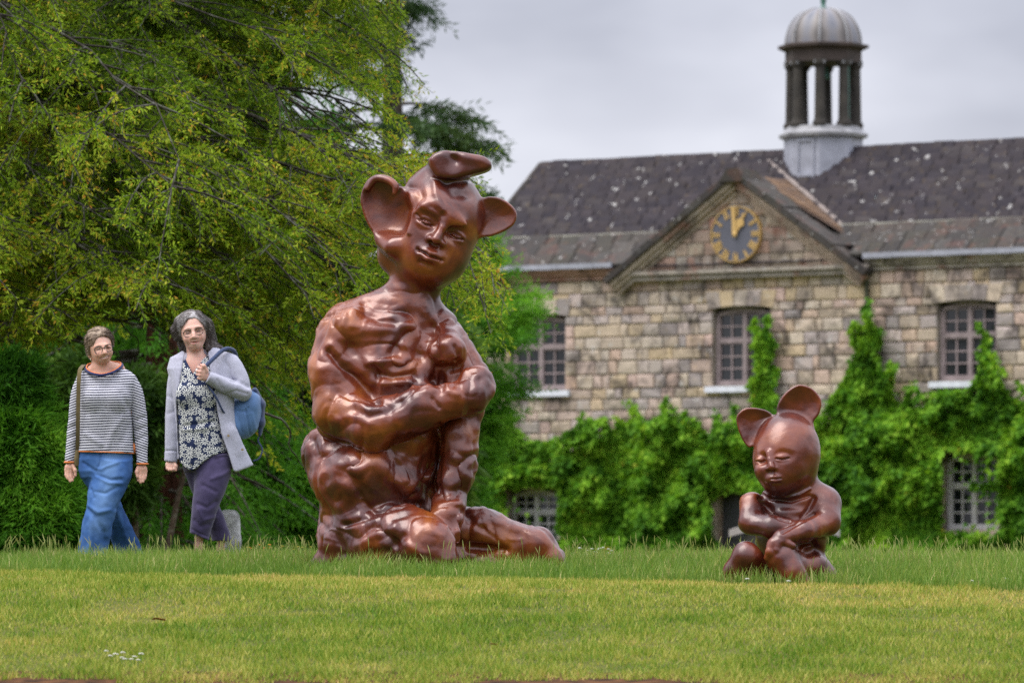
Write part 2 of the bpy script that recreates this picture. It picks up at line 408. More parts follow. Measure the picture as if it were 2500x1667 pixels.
def build_ground():
    xs = np.concatenate([np.linspace(-900, -24, 14), np.linspace(-20, 24, 177), np.linspace(28, 900, 14)])
    ys = np.concatenate([np.linspace(-60, 18, 20), np.linspace(18.4, 42, 119), np.linspace(43, 130, 60), np.linspace(140, 900, 20)])
    X, Y = np.meshgrid(xs, ys, indexing='ij'); Z = gz(X, Y)
    V = np.stack([X, Y, Z], -1).reshape(-1, 3); n = len(ys)
    i, j = np.meshgrid(np.arange(len(xs)-1), np.arange(n-1), indexing='ij'); a = (i*n+j).ravel()
    Q = np.stack([a, a+n, a+n+1, a+1], 1)
    t = NT('lawn_soil'); p = t.pos()
    n1 = t.noise(p, 1.1, 5); n2 = t.noise(p, 9, 4); n3 = t.noise(p, 60, 3)
    c = t.ramp(n1, [(0.35, (0.06, 0.085, 0.018)), (0.6, (0.12, 0.125, 0.03)), (0.75, (0.18, 0.13, 0.045))])
    c = t.mix(t.math('MULTIPLY', n2, 0.6), c, (0.14, 0.12, 0.04)); c = t.mix(t.math('MULTIPLY', n3, .5), c, (0.03, 0.04, 0.01))
    sy = t.N('ShaderNodeSeparateXYZ'); t.L(p, sy.inputs[0]); soil = t.math('MULTIPLY', t.math('LESS_THAN', sy.outputs[1], 25.0), t.math('GREATER_THAN', sy.outputs[1], 22.)); c = t.mix(soil, c, t.ramp(n2, [(.35, (.025, .014, .008)), (.7, (.13, .06, .025))]))
    m = t.done(t.bsdf(c, 0.95, spec=0.1, bump=n3, bstr=.6, bdist=.02))
    tag(obj('ground', np_mesh('ground', V, [Q], [m])), kind='structure')
def blades(x, y, h, w, rng, lean=.35, seg=2, dirs=None):
    n = len(x); z = gz(x, y)-.004; az = rng.random(n)*2*math.pi
    l = lean*h*rng.random(n)**.7; dx, dy = np.cos(az)*l, np.sin(az)*l
    fa = rng.random(n)*math.pi; wx, wy = np.cos(fa)*w/2, np.sin(fa)*w/2
    b = np.stack([x, y, z], 1); s = np.stack([wx, wy, 0*x], 1); tip = np.stack([dx, dy, h], 1); mid = np.stack([dx*.3, dy*.3, h*.55], 1)
    if seg == 1:
        V = np.stack([b-s, b+s, b+tip], 1).reshape(-1, 3); T = np.arange(3*n).reshape(n, 3); return V, [T], 3
    V = np.stack([b-s, b+s, b+mid+s*.75, b+mid-s*.75, b+tip], 1).reshape(-1, 3); o = np.arange(n)[:, None]*5
    return V, [o+np.array([[0, 1, 2, 3]]), o+np.array([[3, 2, 4]])], 5
def build_grass():
    rng = np.random.default_rng(11)
    # mown turf
    n = 300000; y = 22.6+10.6*rng.random(n)**1.15; x = (rng.random(n)-.5)*2*(.135*y+.1)
    k = (y < edge_y(x)+.05) & (y > 24.62+.14*vnoise(np.stack([x, y, 0*x], 1), .35, 2.)+.1*vnoise(np.stack([x, y, 0*x], 1), .1, 5.)-.06*(x+2)); x, y = x[k], y[k]; n = len(x)
    p = np.stack([x, y, 0*x], 1); dry = np.clip(.50+.20*fbm(p*np.array([.6, 1, 1]), 1.6, 2, 2.2)+.30*fbm(p*np.array([.8, .8, 1]), .28, 3, 6.2), 0, 1)
    dry = np.clip(dry+.22*np.exp(-((edge_y(x)-y)/1.1)**2)+.10*np.exp(-((y-24.6)/.5)**2), 0, 1)
    h = (.026+.030*rng.random(n)**1.5)*(1.0-.3*dry)*(.9+.45*np.clip(vnoise(p, .22, 9.), -1, 1)); w = .0055+.005*rng.random(n)
    V, Fc, m = blades(x, y, h, w, rng, .9, 1)
    r = np.clip(dry*.55+.62*(rng.random(n)-.5)+.26, 0, 1)
    mat = mat_leaf('mown_turf', [(0.0, (.06, .15, .014)), (.28, (.135, .235, .026)), (.52, (.25, .31, .045)), (.78, (.43, .41, .11)), (1.0, (.55, .41, .15))], .3, .7, spec=.1)
    tag(obj('mown_grass', np_mesh('mown_grass', V, Fc, [mat], False, {'rnd': np.repeat(r, m)})), 'closely mown yellowish lawn in the foreground', 'grass', kind='stuff')
    # long grass on the crest
    n = 190000; y = 28.2+10.5*rng.random(n)**1.15; x = (rng.random(n)-.5)*2*(.13*y)
    ey = edge_y(x); k = y > ey-.06*rng.random(n); x, y, ey = x[k], y[k], ey[k]; n = len(x)
    p = np.stack([x, y, 0*x], 1); edge = np.clip((y-ey)/.9, 0, 1); cl = np.clip(.5+.6*vnoise(p, .45, 5.), 0, 1)
    h = (.05+.095*rng.random(n)**1.7)*(.7+.3*edge)*(.7+.6*cl)
    V, Fc, m = blades(x, y, h, .0042+.0035*rng.random(n), rng, .55, 2)
    r = np.clip(.16+.55*rng.random(n)+.25*(cl-.5)+.3*(rng.random(n) < .10), 0, 1)
    mat = mat_leaf('long_grass', [(0.0, (.06, .14, .018)), (.35, (.125, .225, .036)), (.65, (.20, .30, .06)), (.85, (.40, .40, .15)), (1, (.55, .48, .24))], .4, .6, spec=.15)
    tag(obj('long_grass', np_mesh('long_grass', V, Fc, [mat], False, {'rnd': np.repeat(r, m)})), 'unmown green grass standing on the crest of the lawn', 'grass', kind='stuff')
    # flowering stalks with seed heads
    n = 3600; y = 28.6+9.0*rng.random(n); x = (rng.random(n)-.5)*2*(.13*y); p = np.stack([x, y, 0*x], 1)
    k = (y > edge_y(x)+.25) & (vnoise(p, .5, 8.)+.9*rng.random(n) > .12); x, y = x[k], y[k]; n = len(x)
    h = .10+.17*rng.random(n)**1.8; az = rng.random(n)*2*math.pi; l = h*(.05+.42*rng.random(n)**2.5); base = np.stack([x, y, gz(x, y)], 1)
    a = np.stack([np.cos(az), np.sin(az), 0*az], 1); up = np.array([0, 0, 1.]); V = []; Q = []
    def pt(t): return base+a*(l*t*t)[:, None]+up*(h*(t-.12*t*t))[:, None]
    side = np.stack([np.ones(n), .3*np.sin(az), 0*az], 1); w = .0011+.0006*rng.random(n)
    ts = [0, .4, .7, .72, .82, .92, 1.0]; ws = [1.1, .9, .8, 1.1, 2.0, 1.6, .3]
    V = np.stack([q for t, m_ in zip(ts, ws) for q in (pt(t)-side*(w*m_)[:, None], pt(t)+side*(w*m_)[:, None])], 1).reshape(-1, 3)
    o = np.arange(n)[:, None]*14; Q = np.concatenate([o+np.array([[2*i, 2*i+1, 2*i+3, 2*i+2]]) for i in range(6)])
    rr = np.tile(np.array([.1, .1, .25, .25, .3, .3, .55, .55, .75, .75, .8, .8, .9, .9]), n)*np.repeat(.75+.35*rng.random(n), 14)
    mat = mat_leaf('grass_seed_heads', [(0, (.12, .20, .04)), (.5, (.20, .25, .07)), (1, (.36, .34, .15))], .3, .7, spec=.1)
    tag(obj('grass_seed_heads', np_mesh('grass_seed_heads', V, [Q], [mat], False, {'rnd': rr})), 'thin pale seed stalks rising above the long grass', 'grass', kind='stuff')
def flower_head(mb, c, r):
    for i in range(9):
        a = i*2.4; rr = r*math.sqrt(i/9); mb.lathe([(.0005, -r*.25), (r*.36, 0), (.0005, r*.3)], 5, (c[0]+rr*math.cos(a), c[1]+rr*math.sin(a)*.8, c[2]+r*.3*(1-i/9)), caps=False)
def build_clover():
    rng = np.random.default_rng(3); wm = mat_plain('clover_white', (.58, .57, .50), .8, var=.1, scale=60)
    gm = mat_plain('clover_stem', (.10, .18, .05), .7)
    spots = []
    for x0, y0 in ((258, 1592), (268, 1604), (281, 1600), (298, 1596), (296, 1608), (303, 1612), (327, 1606), (319, 1612), (343, 1599), (336, 1614)): spots.append((x0, y0, 'white clover flower in the patch at the lower left of the lawn', 'clover flowers at the lower left'))
    for x0, y0 in ((1782, 1404), (1823, 1416), (1924, 1421)): spots.append((x0, y0, 'white clover flower in the grass before the small sculpture', 'clover flowers before the small sculpture'))
    for x0, y0 in ((2455, 1415), (2488, 1412), (2371, 1421)): spots.append((x0, y0, 'white clover flower at the right end of the long grass', 'clover flowers at the right'))
    ys = np.linspace(23, 36, 1301)
    for px, py, lab, grp in spots:
        x = (px-1250)/F*ys; row = HOR-(gz(x, ys)+.035)*F/ys; i = int(np.argmin(np.abs(row-py))); Y = ys[i]; X = x[i]; z = float(gz(np.array([X]), np.array([Y]))[0])
        t = empty('clover_flower', (X, Y, z)); tag(t, lab, 'flower', grp)
        mb = MB(); mb.tube([(0, 0, -.01), (.003, 0, .02), (.002, 0, .04)], .0012, 4); mb.build('stem', gm, t)
        mb = MB(); flower_head(mb, (.002, 0, .042), .011+.004*rng.random()); mb.build('flower_head', wm, t, smooth=True)
    # two fallen leaves on the mown lawn
    lm = mat_plain('dry_leaf', (.30, .11, .03), .7)
    for px, py, lab in ((388, 1511, 'curled orange fallen leaf lying on the mown lawn at the left'), (1205, 1570, 'small dark fallen leaf on the mown lawn before the large sculpture')):
        x = (px-1250)/F*ys; row = HOR-(gz(x, ys)+.04)*F/ys; i = int(np.argmin(np.abs(row-py))); X, Y = x[i], ys[i]; z = float(gz(np.array([X]), np.array([Y]))[0])+.034
        s = .036 if px < 600 else .018; mb = MB(); n = 9; vs = []; fs = []
        for a in range(n):
            u = a/(n-1); w = s*.55*math.sin(math.pi*min(1, u*1.02+.02))**.7
            for q in (-1, -.4, .4, 1): vs.append(((u-.5)*2*s, w*q, s*(.35*abs(q)**2+.10*math.sin(u*5))))
        for a in range(n-1):
            for q in range(3): fs.append((a*4+q, a*4+q+1, a*4+q+5, a*4+q+4))
        mb.add(vs, fs); o = mb.build('fallen_leaf', lm, None, (X, Y, z), True); tag(o, lab, 'leaf')
build_ground(); build_grass(); build_clover()
# ------------------------------------------------------------------ stable block: local frame u (along the front), v (back), z (up)
TH = math.atan(F/19800); CT, ST = math.cos(TH), math.sin(TH)
D0 = 98.0; X0 = (1810-1250)/F*D0
def FU(px, py, v=0.0):
    """picture point -> (u, z) on the plane v metres behind the front"""
    k = (px-1250)/F; xb, yb = X0+v*ST, D0+v*CT
    u = (k*yb-xb)/(CT+k*ST); Y = yb-u*ST
    return u, (HOR-py)/F*Y
BLD = empty('stable_block', (X0, D0, 0), -TH)
tag(BLD, 'old sandstone stable block with clock pediment and domed cupola', 'building')
rngB = np.random.default_rng(21)
def stone_mat(name, stops, dark=.5, yel=.25, white=.2, sc=1.0, red=.0):
    t = NT(name); p = t.pos(); oi = t.N('ShaderNodeObjectInfo').outputs['Random']; a = t.attr('rnd').outputs['Fac']
    r = t.math('FRACT', t.math('ADD', oi, a)); c = t.ramp(r, stops)
    n1 = t.noise(p, 1.6*sc, 7, .7, .5); n2 = t.noise(p, 7*sc, 5, .6); n3 = t.noise(p, 22*sc, 4, .6)
    c = t.mix(t.math('MULTIPLY', t.ramp(n3, [(.35, (0, 0, 0)), (.7, (1, 1, 1))]), .35), c, t.mix(.5, c, (.06, .05, .045)))
    c = t.mix(t.math('MULTIPLY', t.ramp(n1, [(.47, (0, 0, 0)), (.64, (1, 1, 1))]), dark), c, (.05, .042, .04))
    c = t.mix(t.math('MULTIPLY', t.ramp(n2, [(.58, (0, 0, 0)), (.7, (1, 1, 1))]), yel), c, (.32, .22, .07))
    n4 = t.noise(p, 5*sc, 4, .55); c = t.mix(t.math('MULTIPLY', t.ramp(n4, [(.64, (0, 0, 0)), (.69, (1, 1, 1))]), white), c, (.48, .47, .45))
    if red:
        n5 = t.noise(p, 1.7*sc, 4, .6, .2); c = t.mix(t.math('MULTIPLY', t.ramp(n5, [(.55, (0, 0, 0)), (.64, (1, 1, 1))]), red), c, (.28, .095, .06))
    return t.done(t.bsdf(c, .92, spec=.2, bump=n3, bstr=.5, bdist=.02))
M_STONE = stone_mat('sandstone', [(0, (.48, .38, .25)), (.12, (.62, .51, .40)), (.24, (.39, .34, .31)), (.36, (.67, .57, .45)), (.48, (.45, .37, .29)), (.6, (.60, .44, .38)), (.7, (.60, .47, .30)), (.8, (.34, .30, .285)), (.9, (.57, .48, .44)), (1, (.52, .37, .28))], .85, .3, .5)
M_STONE2 = stone_mat('weathered_stone', [(0, (.35, .29, .22)), (.35, (.43, .36, .28)), (.6, (.42, .26, .20)), (.8, (.30, .27, .23)), (1, (.46, .41, .35))], .7, .2, .4, 1.3, .4)
M_SLAB = stone_mat('stone_slabs', [(0, (.035, .033, .032)), (.3, (.072, .068, .063)), (.5, (.05, .048, .04)), (.78, (.07, .058, .052)), (.85, (.04, .038, .036)), (1, (.085, .078, .07))], .9, .15, .6, 1.8, .12)
M_SLATE = stone_mat('dark_slates', [(0, (.024, .021, .027)), (.3, (.034, .030, .037)), (.55, (.042, .035, .040)), (.8, (.027, .023, .028)), (1, (.055, .048, .049))], .5, .12, .85, 1.0)
M_BRTILE = stone_mat('brown_tiles', [(0, (.15, .09, .055)), (.5, (.20, .125, .075)), (1, (.12, .08, .06))], .5, .2, .2, 1.5)
M_MORTAR = stone_mat('mortar', [(0, (.27, .235, .19)), (1, (.27, .235, .19))], .6, .2, .1)
M_RIDGE = stone_mat('ridge_tiles', [(0, (.30, .11, .07)), (.6, (.26, .15, .10)), (1, (.2, .15, .1))], .5, .4, .3, 1.5)
M_LEAD = mat_plain('lead_sheet', (.31, .32, .37), .5, .0, .18, 5, .1)
M_LEADD = mat_plain('weathered_lead', (.26, .26, .27), .5, .0, .35, 3, .1)
M_FRAME = mat_plain('weathered_timber', (.27, .215, .215), .7, 0, .25, 6, .2)
M_WHITEP = mat_plain('white_sill_paint', (.66, .68, .74), .6, 0, .12, 7)
M_DKWOOD = mat_plain('dark_oak', (.035, .03, .024), .8, 0, .5, 4, .3)
M_GREENCU = mat_plain('verdigris', (.05, .13, .10), .6, 0, .4, 6)
def glass_mat():
    t = NT('window_glass'); b = t.bsdf((.012, .014, .016), .06, spec=.8); return t.done(b)
M_GLASS = glass_mat()
M_DARK = mat_plain('dark_room', (.02, .02, .022), .9)
M_DOOR = mat_plain('dark_door_paint', (.045, .046, .05), .5, 0, .2, 3)

def block_variants(n, name, mat, bev=.10, jit=.05, rough=.04):
    """unit block, front face at y=-1, centred in x and z"""
    out = []
    for q in range(n):
        j = lambda s: (rngB.random()-.5)*2*s
        V = [(-.5, 0, -.5), (.5, 0, -.5), (.5, 0, .5), (-.5, 0, .5)]
        V += [(x*.995+j(jit*.4), -.6+j(.1), z*.99+j(jit*.4)) for x, y, z in V[:4]]
        V += [(x*(1-bev)+j(jit), -1+j(.18), z*(1-bev*1.6)+j(jit)) for x, y, z in V[:4]]
        V += [(j(.15), -1.12+j(.15), j(.15))]
        Fq = [(0, 1, 5, 4), (1, 2, 6, 5), (2, 3, 7, 6), (3, 0, 4, 7), (4, 5, 9, 8), (5, 6, 10, 9), (6, 7, 11, 10), (7, 4, 8, 11), (8, 9, 12), (9, 10, 12), (10, 11, 12), (11, 8, 12)]
        me = bpy.data.meshes.new(name); me.from_pydata(V, [], Fq); me.materials.append(mat); me.update(); out.append(me)
    return out
class Pieces:
    """places alike pieces: the largest as objects, those past the limit joined"""
    def __init__(s, name, variants, parent, limit=300): s.name = name; s.var = variants; s.parent = parent; s.limit = limit; s.n = 0; s.rest = []
    def put(s, M, first=True):
        me = s.var[int(rngB.integers(len(s.var)))]
        if first and s.n < s.limit:
            o = bpy.data.objects.new(s.name, me); link(o, s.parent); o.matrix_local = M; s.n += 1
        else: s.rest.append((me, M))
    def finish(s, name):
        if not s.rest: return
        V = []; Fq = []; rn = []
        for me, M in s.rest:
            b = len(V); r = rngB.random()
            V += [tuple(M@v.co) for v in me.vertices]; rn += [r]*len(me.vertices); Fq += [tuple(b+i for i in p.vertices) for p in me.polygons]
        me = bpy.data.meshes.new(name); me.from_pydata(V, [], Fq); me.materials.append(s.var[0].materials[0])
        a = me.attributes.new('rnd', 'FLOAT', 'POINT'); a.data.foreach_set('value', rn); me.update()
        o = obj(name, me, s.parent); o['kind'] = 'stuff'
def TRS(u, v, z, sx, sy, sz, tilt=0.0, rx=0.0):
    return Matrix.Translation((u, v, z))@Matrix.Rotation(tilt, 4, 'Y')@Matrix.Rotation(rx, 4, 'X')@Matrix.Diagonal((sx, sy, sz, 1))

# key heights and positions read from the photograph
U_L, U_R = FU(1110, 800)[0], FU(2500, 800)[0]+5.5
PU0, PU1 = FU(1508, 680)[0], FU(2126, 640)[0]           # pediment ends
UM = (PU0+PU1)/2
Z_COR = FU(1810, 672)[1]                                  # underside of the cornice
Z_GUT = FU(1810, 642)[1]                                  # gutter
Z_APEX = FU(1810, 414)[1]
GZB = -1.1
WINS = []                                                 # (u0,u1,z0,z1) openings
def win(px0, px1, pt, pb):
    a, zt = FU(px0, pt); b, _ = FU(px1, pt); zb = FU((px0+px1)/2, pb)[1]; zt = FU((px0+px1)/2, pt)[1]; return (a, b, zb, zt)
W_MID = win(1742, 1882, 752, 940); W_RIGHT = win(2290, 2434, 738, 928); W_LEFT = win(1246, 1382, 772, 952)
W_LOWL = win(1244, 1362, 1196, 1330); W_LOWR = win(2308, 2436, 1108, 1292); DOOR = win(1742, 1886, 1204, 1460)
WINS = [W_MID, W_RIGHT, W_LEFT, W_LOWL, W_LOWR, DOOR]
def in_open(u0, u1, z0, z1, pad=0.0):
    return any(u1 > w[0]-pad and u0 < w[1]+pad and z1 > w[2]-pad and z0 < w[3]+pad for w in WINS)
def build_wall():
    # wall core with real openings: cells of a grid that avoid the openings
    us = sorted({U_L-2, U_R}|{w[0] for w in WINS}|{w[1] for w in WINS}); zs = sorted({GZB-.3, Z_COR+.25}|{w[2] for w in WINS}|{w[3] for w in WINS})
    mb = MB()
    for a, b in zip(us[:-1], us[1:]):
        for c, d in zip(zs[:-1], zs[1:]):
            if not in_open(a+1e-3, b-1e-3, c+1e-3, d-1e-3): mb.box(a, b, 0, .55, c, d)
    wall = mb.build('wall', M_MORTAR, BLD)
    P_ = Pieces('stone', block_variants(9, 'stone', M_STONE, .10, .055), wall, 300)
    P2 = Pieces('stone', block_variants(4, 'stone_low', M_STONE, .07, .03), wall, 0)
    z = Z_COR-.005; zl = FU(1700, 1075)[1]; uv0, uv1 = FU(1150, 900)[0], FU(2515, 900)[0]
    while z > GZB:
        h = rngB.uniform(.16, .28); z0 = z-h; u = U_L-2+rngB.uniform(0, .3)
        while u < U_R-.1:
            w = rngB.uniform(.24, .56) if rngB.random() > .25 else rngB.uniform(.14, .26)
            a, b = u, min(u+w, U_R)
            for wn in WINS:      # trim against openings
                if z > wn[2]+.02 and z0 < wn[3]-.02:
                    if a < wn[0] < b: b = wn[0]
                    elif a < wn[1] < b and a >= wn[0]: a = wn[1]
                    elif a >= wn[0] and b <= wn[1]: a = b
            arch = any(a < wn[1]+.13 and b > wn[0]-.13 and z > wn[3]-.02 and z0 < wn[3]+.32 for wn in WINS[:3])
            if b-a > .05:
                vis = z > zl and b > uv0 and a < uv1 and not (PU0 < a < b < PU1 and False)
                M = TRS((a+b)/2, 0, (z+z0)/2, b-a-.016, .035+.02*rngB.random(), h-.016, rngB.normal()*.006)
                (P_ if vis else P2).put(M)
            u += w
        z = z0
    # splayed lintel stones over the upper windows
    for wn in WINS[:3]:
        n = 5; c = (wn[0]+wn[1])/2; W = wn[1]-wn[0]+.26
        for i in range(n):
            t0, t1 = (i/n-.5), ((i+1)/n-.5)
            mb = MB(); x0, x1 = c+t0*W*.94+.006, c+t1*W*.94-.006; X0_, X1_ = c+t0*W*1.04+.006, c+t1*W*1.04-.006
            arc = lambda t: wn[3]+.05-.12*(2*t)**2*.5
            mb.prism([(x0, arc(t0)), (x1, arc(t1)), (X1_, wn[3]+.33), (X0_, wn[3]+.33)], -.072-.006*(i % 2), .0)
            mb.build('voussoir', M_STONE, wall)
    P_.finish('stones_beyond'); P2.finish('lower_stones')
    # rainwater streak pipe in the corner beside the pediment
    mb = MB(); ux = FU(2122, 700)[0]; mb.tube([(ux, -.10, Z_COR), (ux, -.10, GZB)], .045, 8); mb.build('downpipe', mat_plain('mossy_iron', (.05, .055, .03), .8, 0, .5, 5), BLD)
def window(name, w, rows_top, rows_bot, split=.42, sill=True, arch=True, M_FRAME=M_FRAME):
    root = empty(name, ((w[0]+w[1])/2, .16, w[2]), 0, BLD); W = w[1]-w[0]; H = w[3]-w[2]; hw = W/2; f = .075
    mb = MB(); zt = lambda x: H-(.09*(x/hw)**2 if arch else 0)
    mb.box(-hw, -hw+f, -.06, .06, 0, H-.09); mb.box(hw-f, hw, -.06, .06, 0, H-.09); mb.box(-hw+f, hw-f, -.06, .06, 0, f*1.1)
    xs = np.linspace(-hw, hw, 11)
    for a, b in zip(xs[:-1], xs[1:]):
        mb.add([(a, -.06, zt(a)-f), (b, -.06, zt(b)-f), (b, .06, zt(b)-f), (a, .06, zt(a)-f), (a, -.06, zt(a)), (b, -.06, zt(b)), (b, .06, zt(b)), (a, .06, zt(a))], [(0,3,2,1),(4,5,6,7),(0,1,5,4),(1,2,6,5),(2,3,7,6),(3,0,4,7)])
    mb.build('frame', M_FRAME, root)
    mb = MB(); mb.box(-.036, .036, -.055, .055, f*1.1, H-f-.01); mb.build('mullion', M_FRAME, root)
    zs = H*(1-split)
    mb = MB(); mb.box(-hw+f, -.036, -.058, .05, zs-.04, zs+.04); mb.box(.036, hw-f, -.058, .05, zs-.04, zs+.04); mb.build('transom', M_FRAME, root)
    for sx in (-1, 1):
        for lo, hi, rows in ((f*1.1, zs-.045, rows_bot), (zs+.045, H-f-.03, rows_top)):
            x0, x1 = (.036, hw-f) if sx > 0 else (-hw+f, -.036)
            # casement edge and glazing bars
            mb = MB(); e = .022
            mb.box(x0, x0+e, -.035, .02, lo, hi); mb.box(x1-e, x1, -.035, .02, lo, hi); mb.box(x0+e, x1-e, -.035, .02, lo, lo+e); mb.box(x0+e, x1-e, -.035, .02, hi-e, hi)
            mb.build('casement', M_FRAME, root)
            xm = (x0+x1)/2; mb = MB(); mb.box(xm-.014, xm+.014, -.03, .012, lo+e, hi-e); mb.build('glazing_bar', M_FRAME, root)
            hh = (hi-lo-2*e)/rows
            for i in range(1, rows):
                zz = lo+e+i*hh; mb = MB(); mb.box(x0+e, xm-.014, -.028, .012, zz-.014, zz+.014); mb.box(xm+.014, x1-e, -.028, .012, zz-.014, zz+.014); mb.build('glazing_bar', M_FRAME, root)
            for i in range(rows):
                for a, b in ((x0+e, xm), (xm, x1-e)):
                    t = rngB.normal()*.008; zz = lo+e+i*hh
                    mb = MB(); mb.add([(a, .003-t*.1, zz), (b, .003+t*.1, zz), (b, .003+t*.15, zz+hh), (a, .003-t*.05, zz+hh), (a, .009, zz), (b, .009, zz), (b, .009, zz+hh), (a, .009, zz+hh)], [(0,1,2,3),(7,6,5,4),(0,4,5,1),(1,5,6,2),(2,6,7,3),(3,7,4,0)]); mb.build('pane', M_GLASS, root)
    mb = MB(); mb.box(-hw, hw, .25, .28, 0, H); mb.build('dark_interior', M_DARK, root)
    if sill:
        mb = MB(); mb.box(-hw-.13, hw+.13, -.30, -.065, -.135, -.02); mb.box(-hw-.1, hw+.1, -.065, .06, -.13, -.001); mb.build('sill', M_WHITEP, root)
    return root
def build_openings():
    window('window', W_MID, 2, 3); window('window', W_RIGHT, 2, 3); w3 = window('window', W_LEFT, 2, 3)
    pale = mat_plain('pale_window_paint', (.50, .48, .48), .7, 0, .15, 6); window('window', W_LOWL, 2, 3, .4, False, True, pale); window('window', W_LOWR, 2, 3, .42, False, True, pale)
    # small coloured thing behind the middle window's upper left pane
    b = empty('doorway', ((DOOR[0]+DOOR[1])/2, .12, DOOR[2]), 0, BLD); hw = (DOOR[1]-DOOR[0])/2; H = DOOR[3]-DOOR[2]
    mb = MB(); mb.box(-hw, -hw+.12, -.2, .1, 0, H); mb.box(hw-.12, hw, -.2, .1, 0, H); mb.build('jamb', M_STONE2, b)
    mb = MB(); mb.box(-hw-.15, hw+.15, -.24, -.005, H, H+.2); mb.build('lintel', M_STONE2, b)
    mb = MB(); mb.box(-hw+.12, hw-.12, .03, .09, 0, H)
    for i in range(2):
        for s in (-1, 1):
            cx = s*(hw-.12)/2; mb.box(cx-.2, cx+.2, .012, .03, .15+i*1.0, .95+i*1.0)
    mb.build('door_leaf', M_DOOR, b)
    mb = MB(); mb.lathe([(.005, 0), (.035, .01), (.035, .04), (.005, .05)], 8, (.05, -.0, 1.0)); mb.build('door_knob', M_LEADD, b)
def build_cornice():
    # moulded eaves cornice in runs beside the pediment, lead gutter above
    for nm, a, b in (('cornice', U_L-2, PU0+.02), ('cornice', PU1-.02, U_R)):
        mb = MB(); mb.box(a, b, -.10, .3, Z_COR, Z_COR+.10); mb.box(a, b, -.17, .3, Z_COR+.10, Z_COR+.17); mb.box(a, b, -.24, .3, Z_COR+.17, Z_GUT-.02)
        mb.build(nm, M_STONE2, BLD)
        mb = MB(); n = 14
        for i in range(n):
            x0, x1 = a+(b-a)*i/n, a+(b-a)*(i+1)/n; mb.box(x0, x1, -.31+.008*(i % 3), -.02, Z_GUT-.018+.006*(i % 2), Z_GUT+.085)
        mb.build('lead_gutter', M_LEAD, BLD)
def build_pediment():
    root = empty('pediment', (UM, -.12, Z_COR), 0, BLD); hw = (PU1-PU0)/2; ap = Z_APEX-Z_COR; rake = ap-.30; base = .12
    mb = MB(); mb.prism([(-hw+.3, base), (hw-.3, base), (0, rake-.02)], 0, .7); mb.build('gable_wall', M_MORTAR, root)
    mb = MB(); mb.box(-hw-.02, hw+.02, -.08, .35, -.06, .05); mb.box(-hw-.08, hw+.08, -.15, .35, .05, base); mb.build('string_course', M_STONE2, root)
    pc = Pieces('stone', block_variants(6, 'gable_stone', M_STONE2, .07, .03), root, 120); z = base+.005
    while z < rake-.15:
        h = rngB.uniform(.2, .29); half = (hw-.3)*(1-(z-base)/(rake-base)); half2 = (hw-.3)*(1-(z+h-base)/(rake-base)); hm = max(half2, 0)+.06; u = -hm
        while u < hm-.06:
            w = min(rngB.uniform(.25, .5), hm-u)
            if not (u+w > -.5 and u < .5 and z+h > CZ-.55 and z < CZ+.55): pc.put(TRS(u+w/2, 0, z+h/2, w-.014, .03+.02*rngB.random(), h-.014))
            elif abs(u+w/2) > .42 or abs(z+h/2-CZ) > .42: pc.put(TRS(u+w/2, 0, z+h/2, w-.014, .03, h-.014))
            u += w
        z += h
    # raking cornice: three stepped mouldings on each side, coping stones on top
    L = math.hypot(hw+.12, ap); ang = math.atan2(ap, hw+.12)
    for s in (-1, 1):
        side = empty('raking_cornice', (0, 0, ap), 0, BLD)
        side.matrix_local = Matrix.Translation((UM, -.12, Z_COR+ap))@(Matrix.Rotation(math.pi, 4, 'Z') if s < 0 else Matrix.Identity(4))@Matrix.Rotation(ang, 4, 'Y')
        fr = -1 if s > 0 else 1          # front direction after the half turn
        def bx(mb, x0, x1, yf, yb, z0, z1):
            y0, y1 = (yf, yb) if s > 0 else (-yb, -yf); mb.box(x0, x1, y0, y1, z0, z1)
        mb = MB(); bx(mb, .08, L-.05, -.07, .6, -.40, -.31); bx(mb, .06, L-.03, -.14, .6, -.31, -.23); bx(mb, .04, L, -.20, .6, -.23, -.13); mb.build('moulding', M_STONE2, side)
        n = 8
        for i in range(n):
            mb = MB(); bx(mb, L*i/n+.004, L*(i+1)/n-.004, -.27-.012*(i % 2), .75, -.13, -.02+.012*((i*7) % 3)); mb.build('coping_stone', M_SLAB, side)
    mb = MB(); mb.prism([(-.30, -.24), (.30, -.24), (.12, .02), (-.12, .02)], -.30, .5); mb.build('apex_stone', M_SLAB, root, (0, 0, ap-.02))
    return root
CZ = FU(1811, 574)[1]-Z_COR
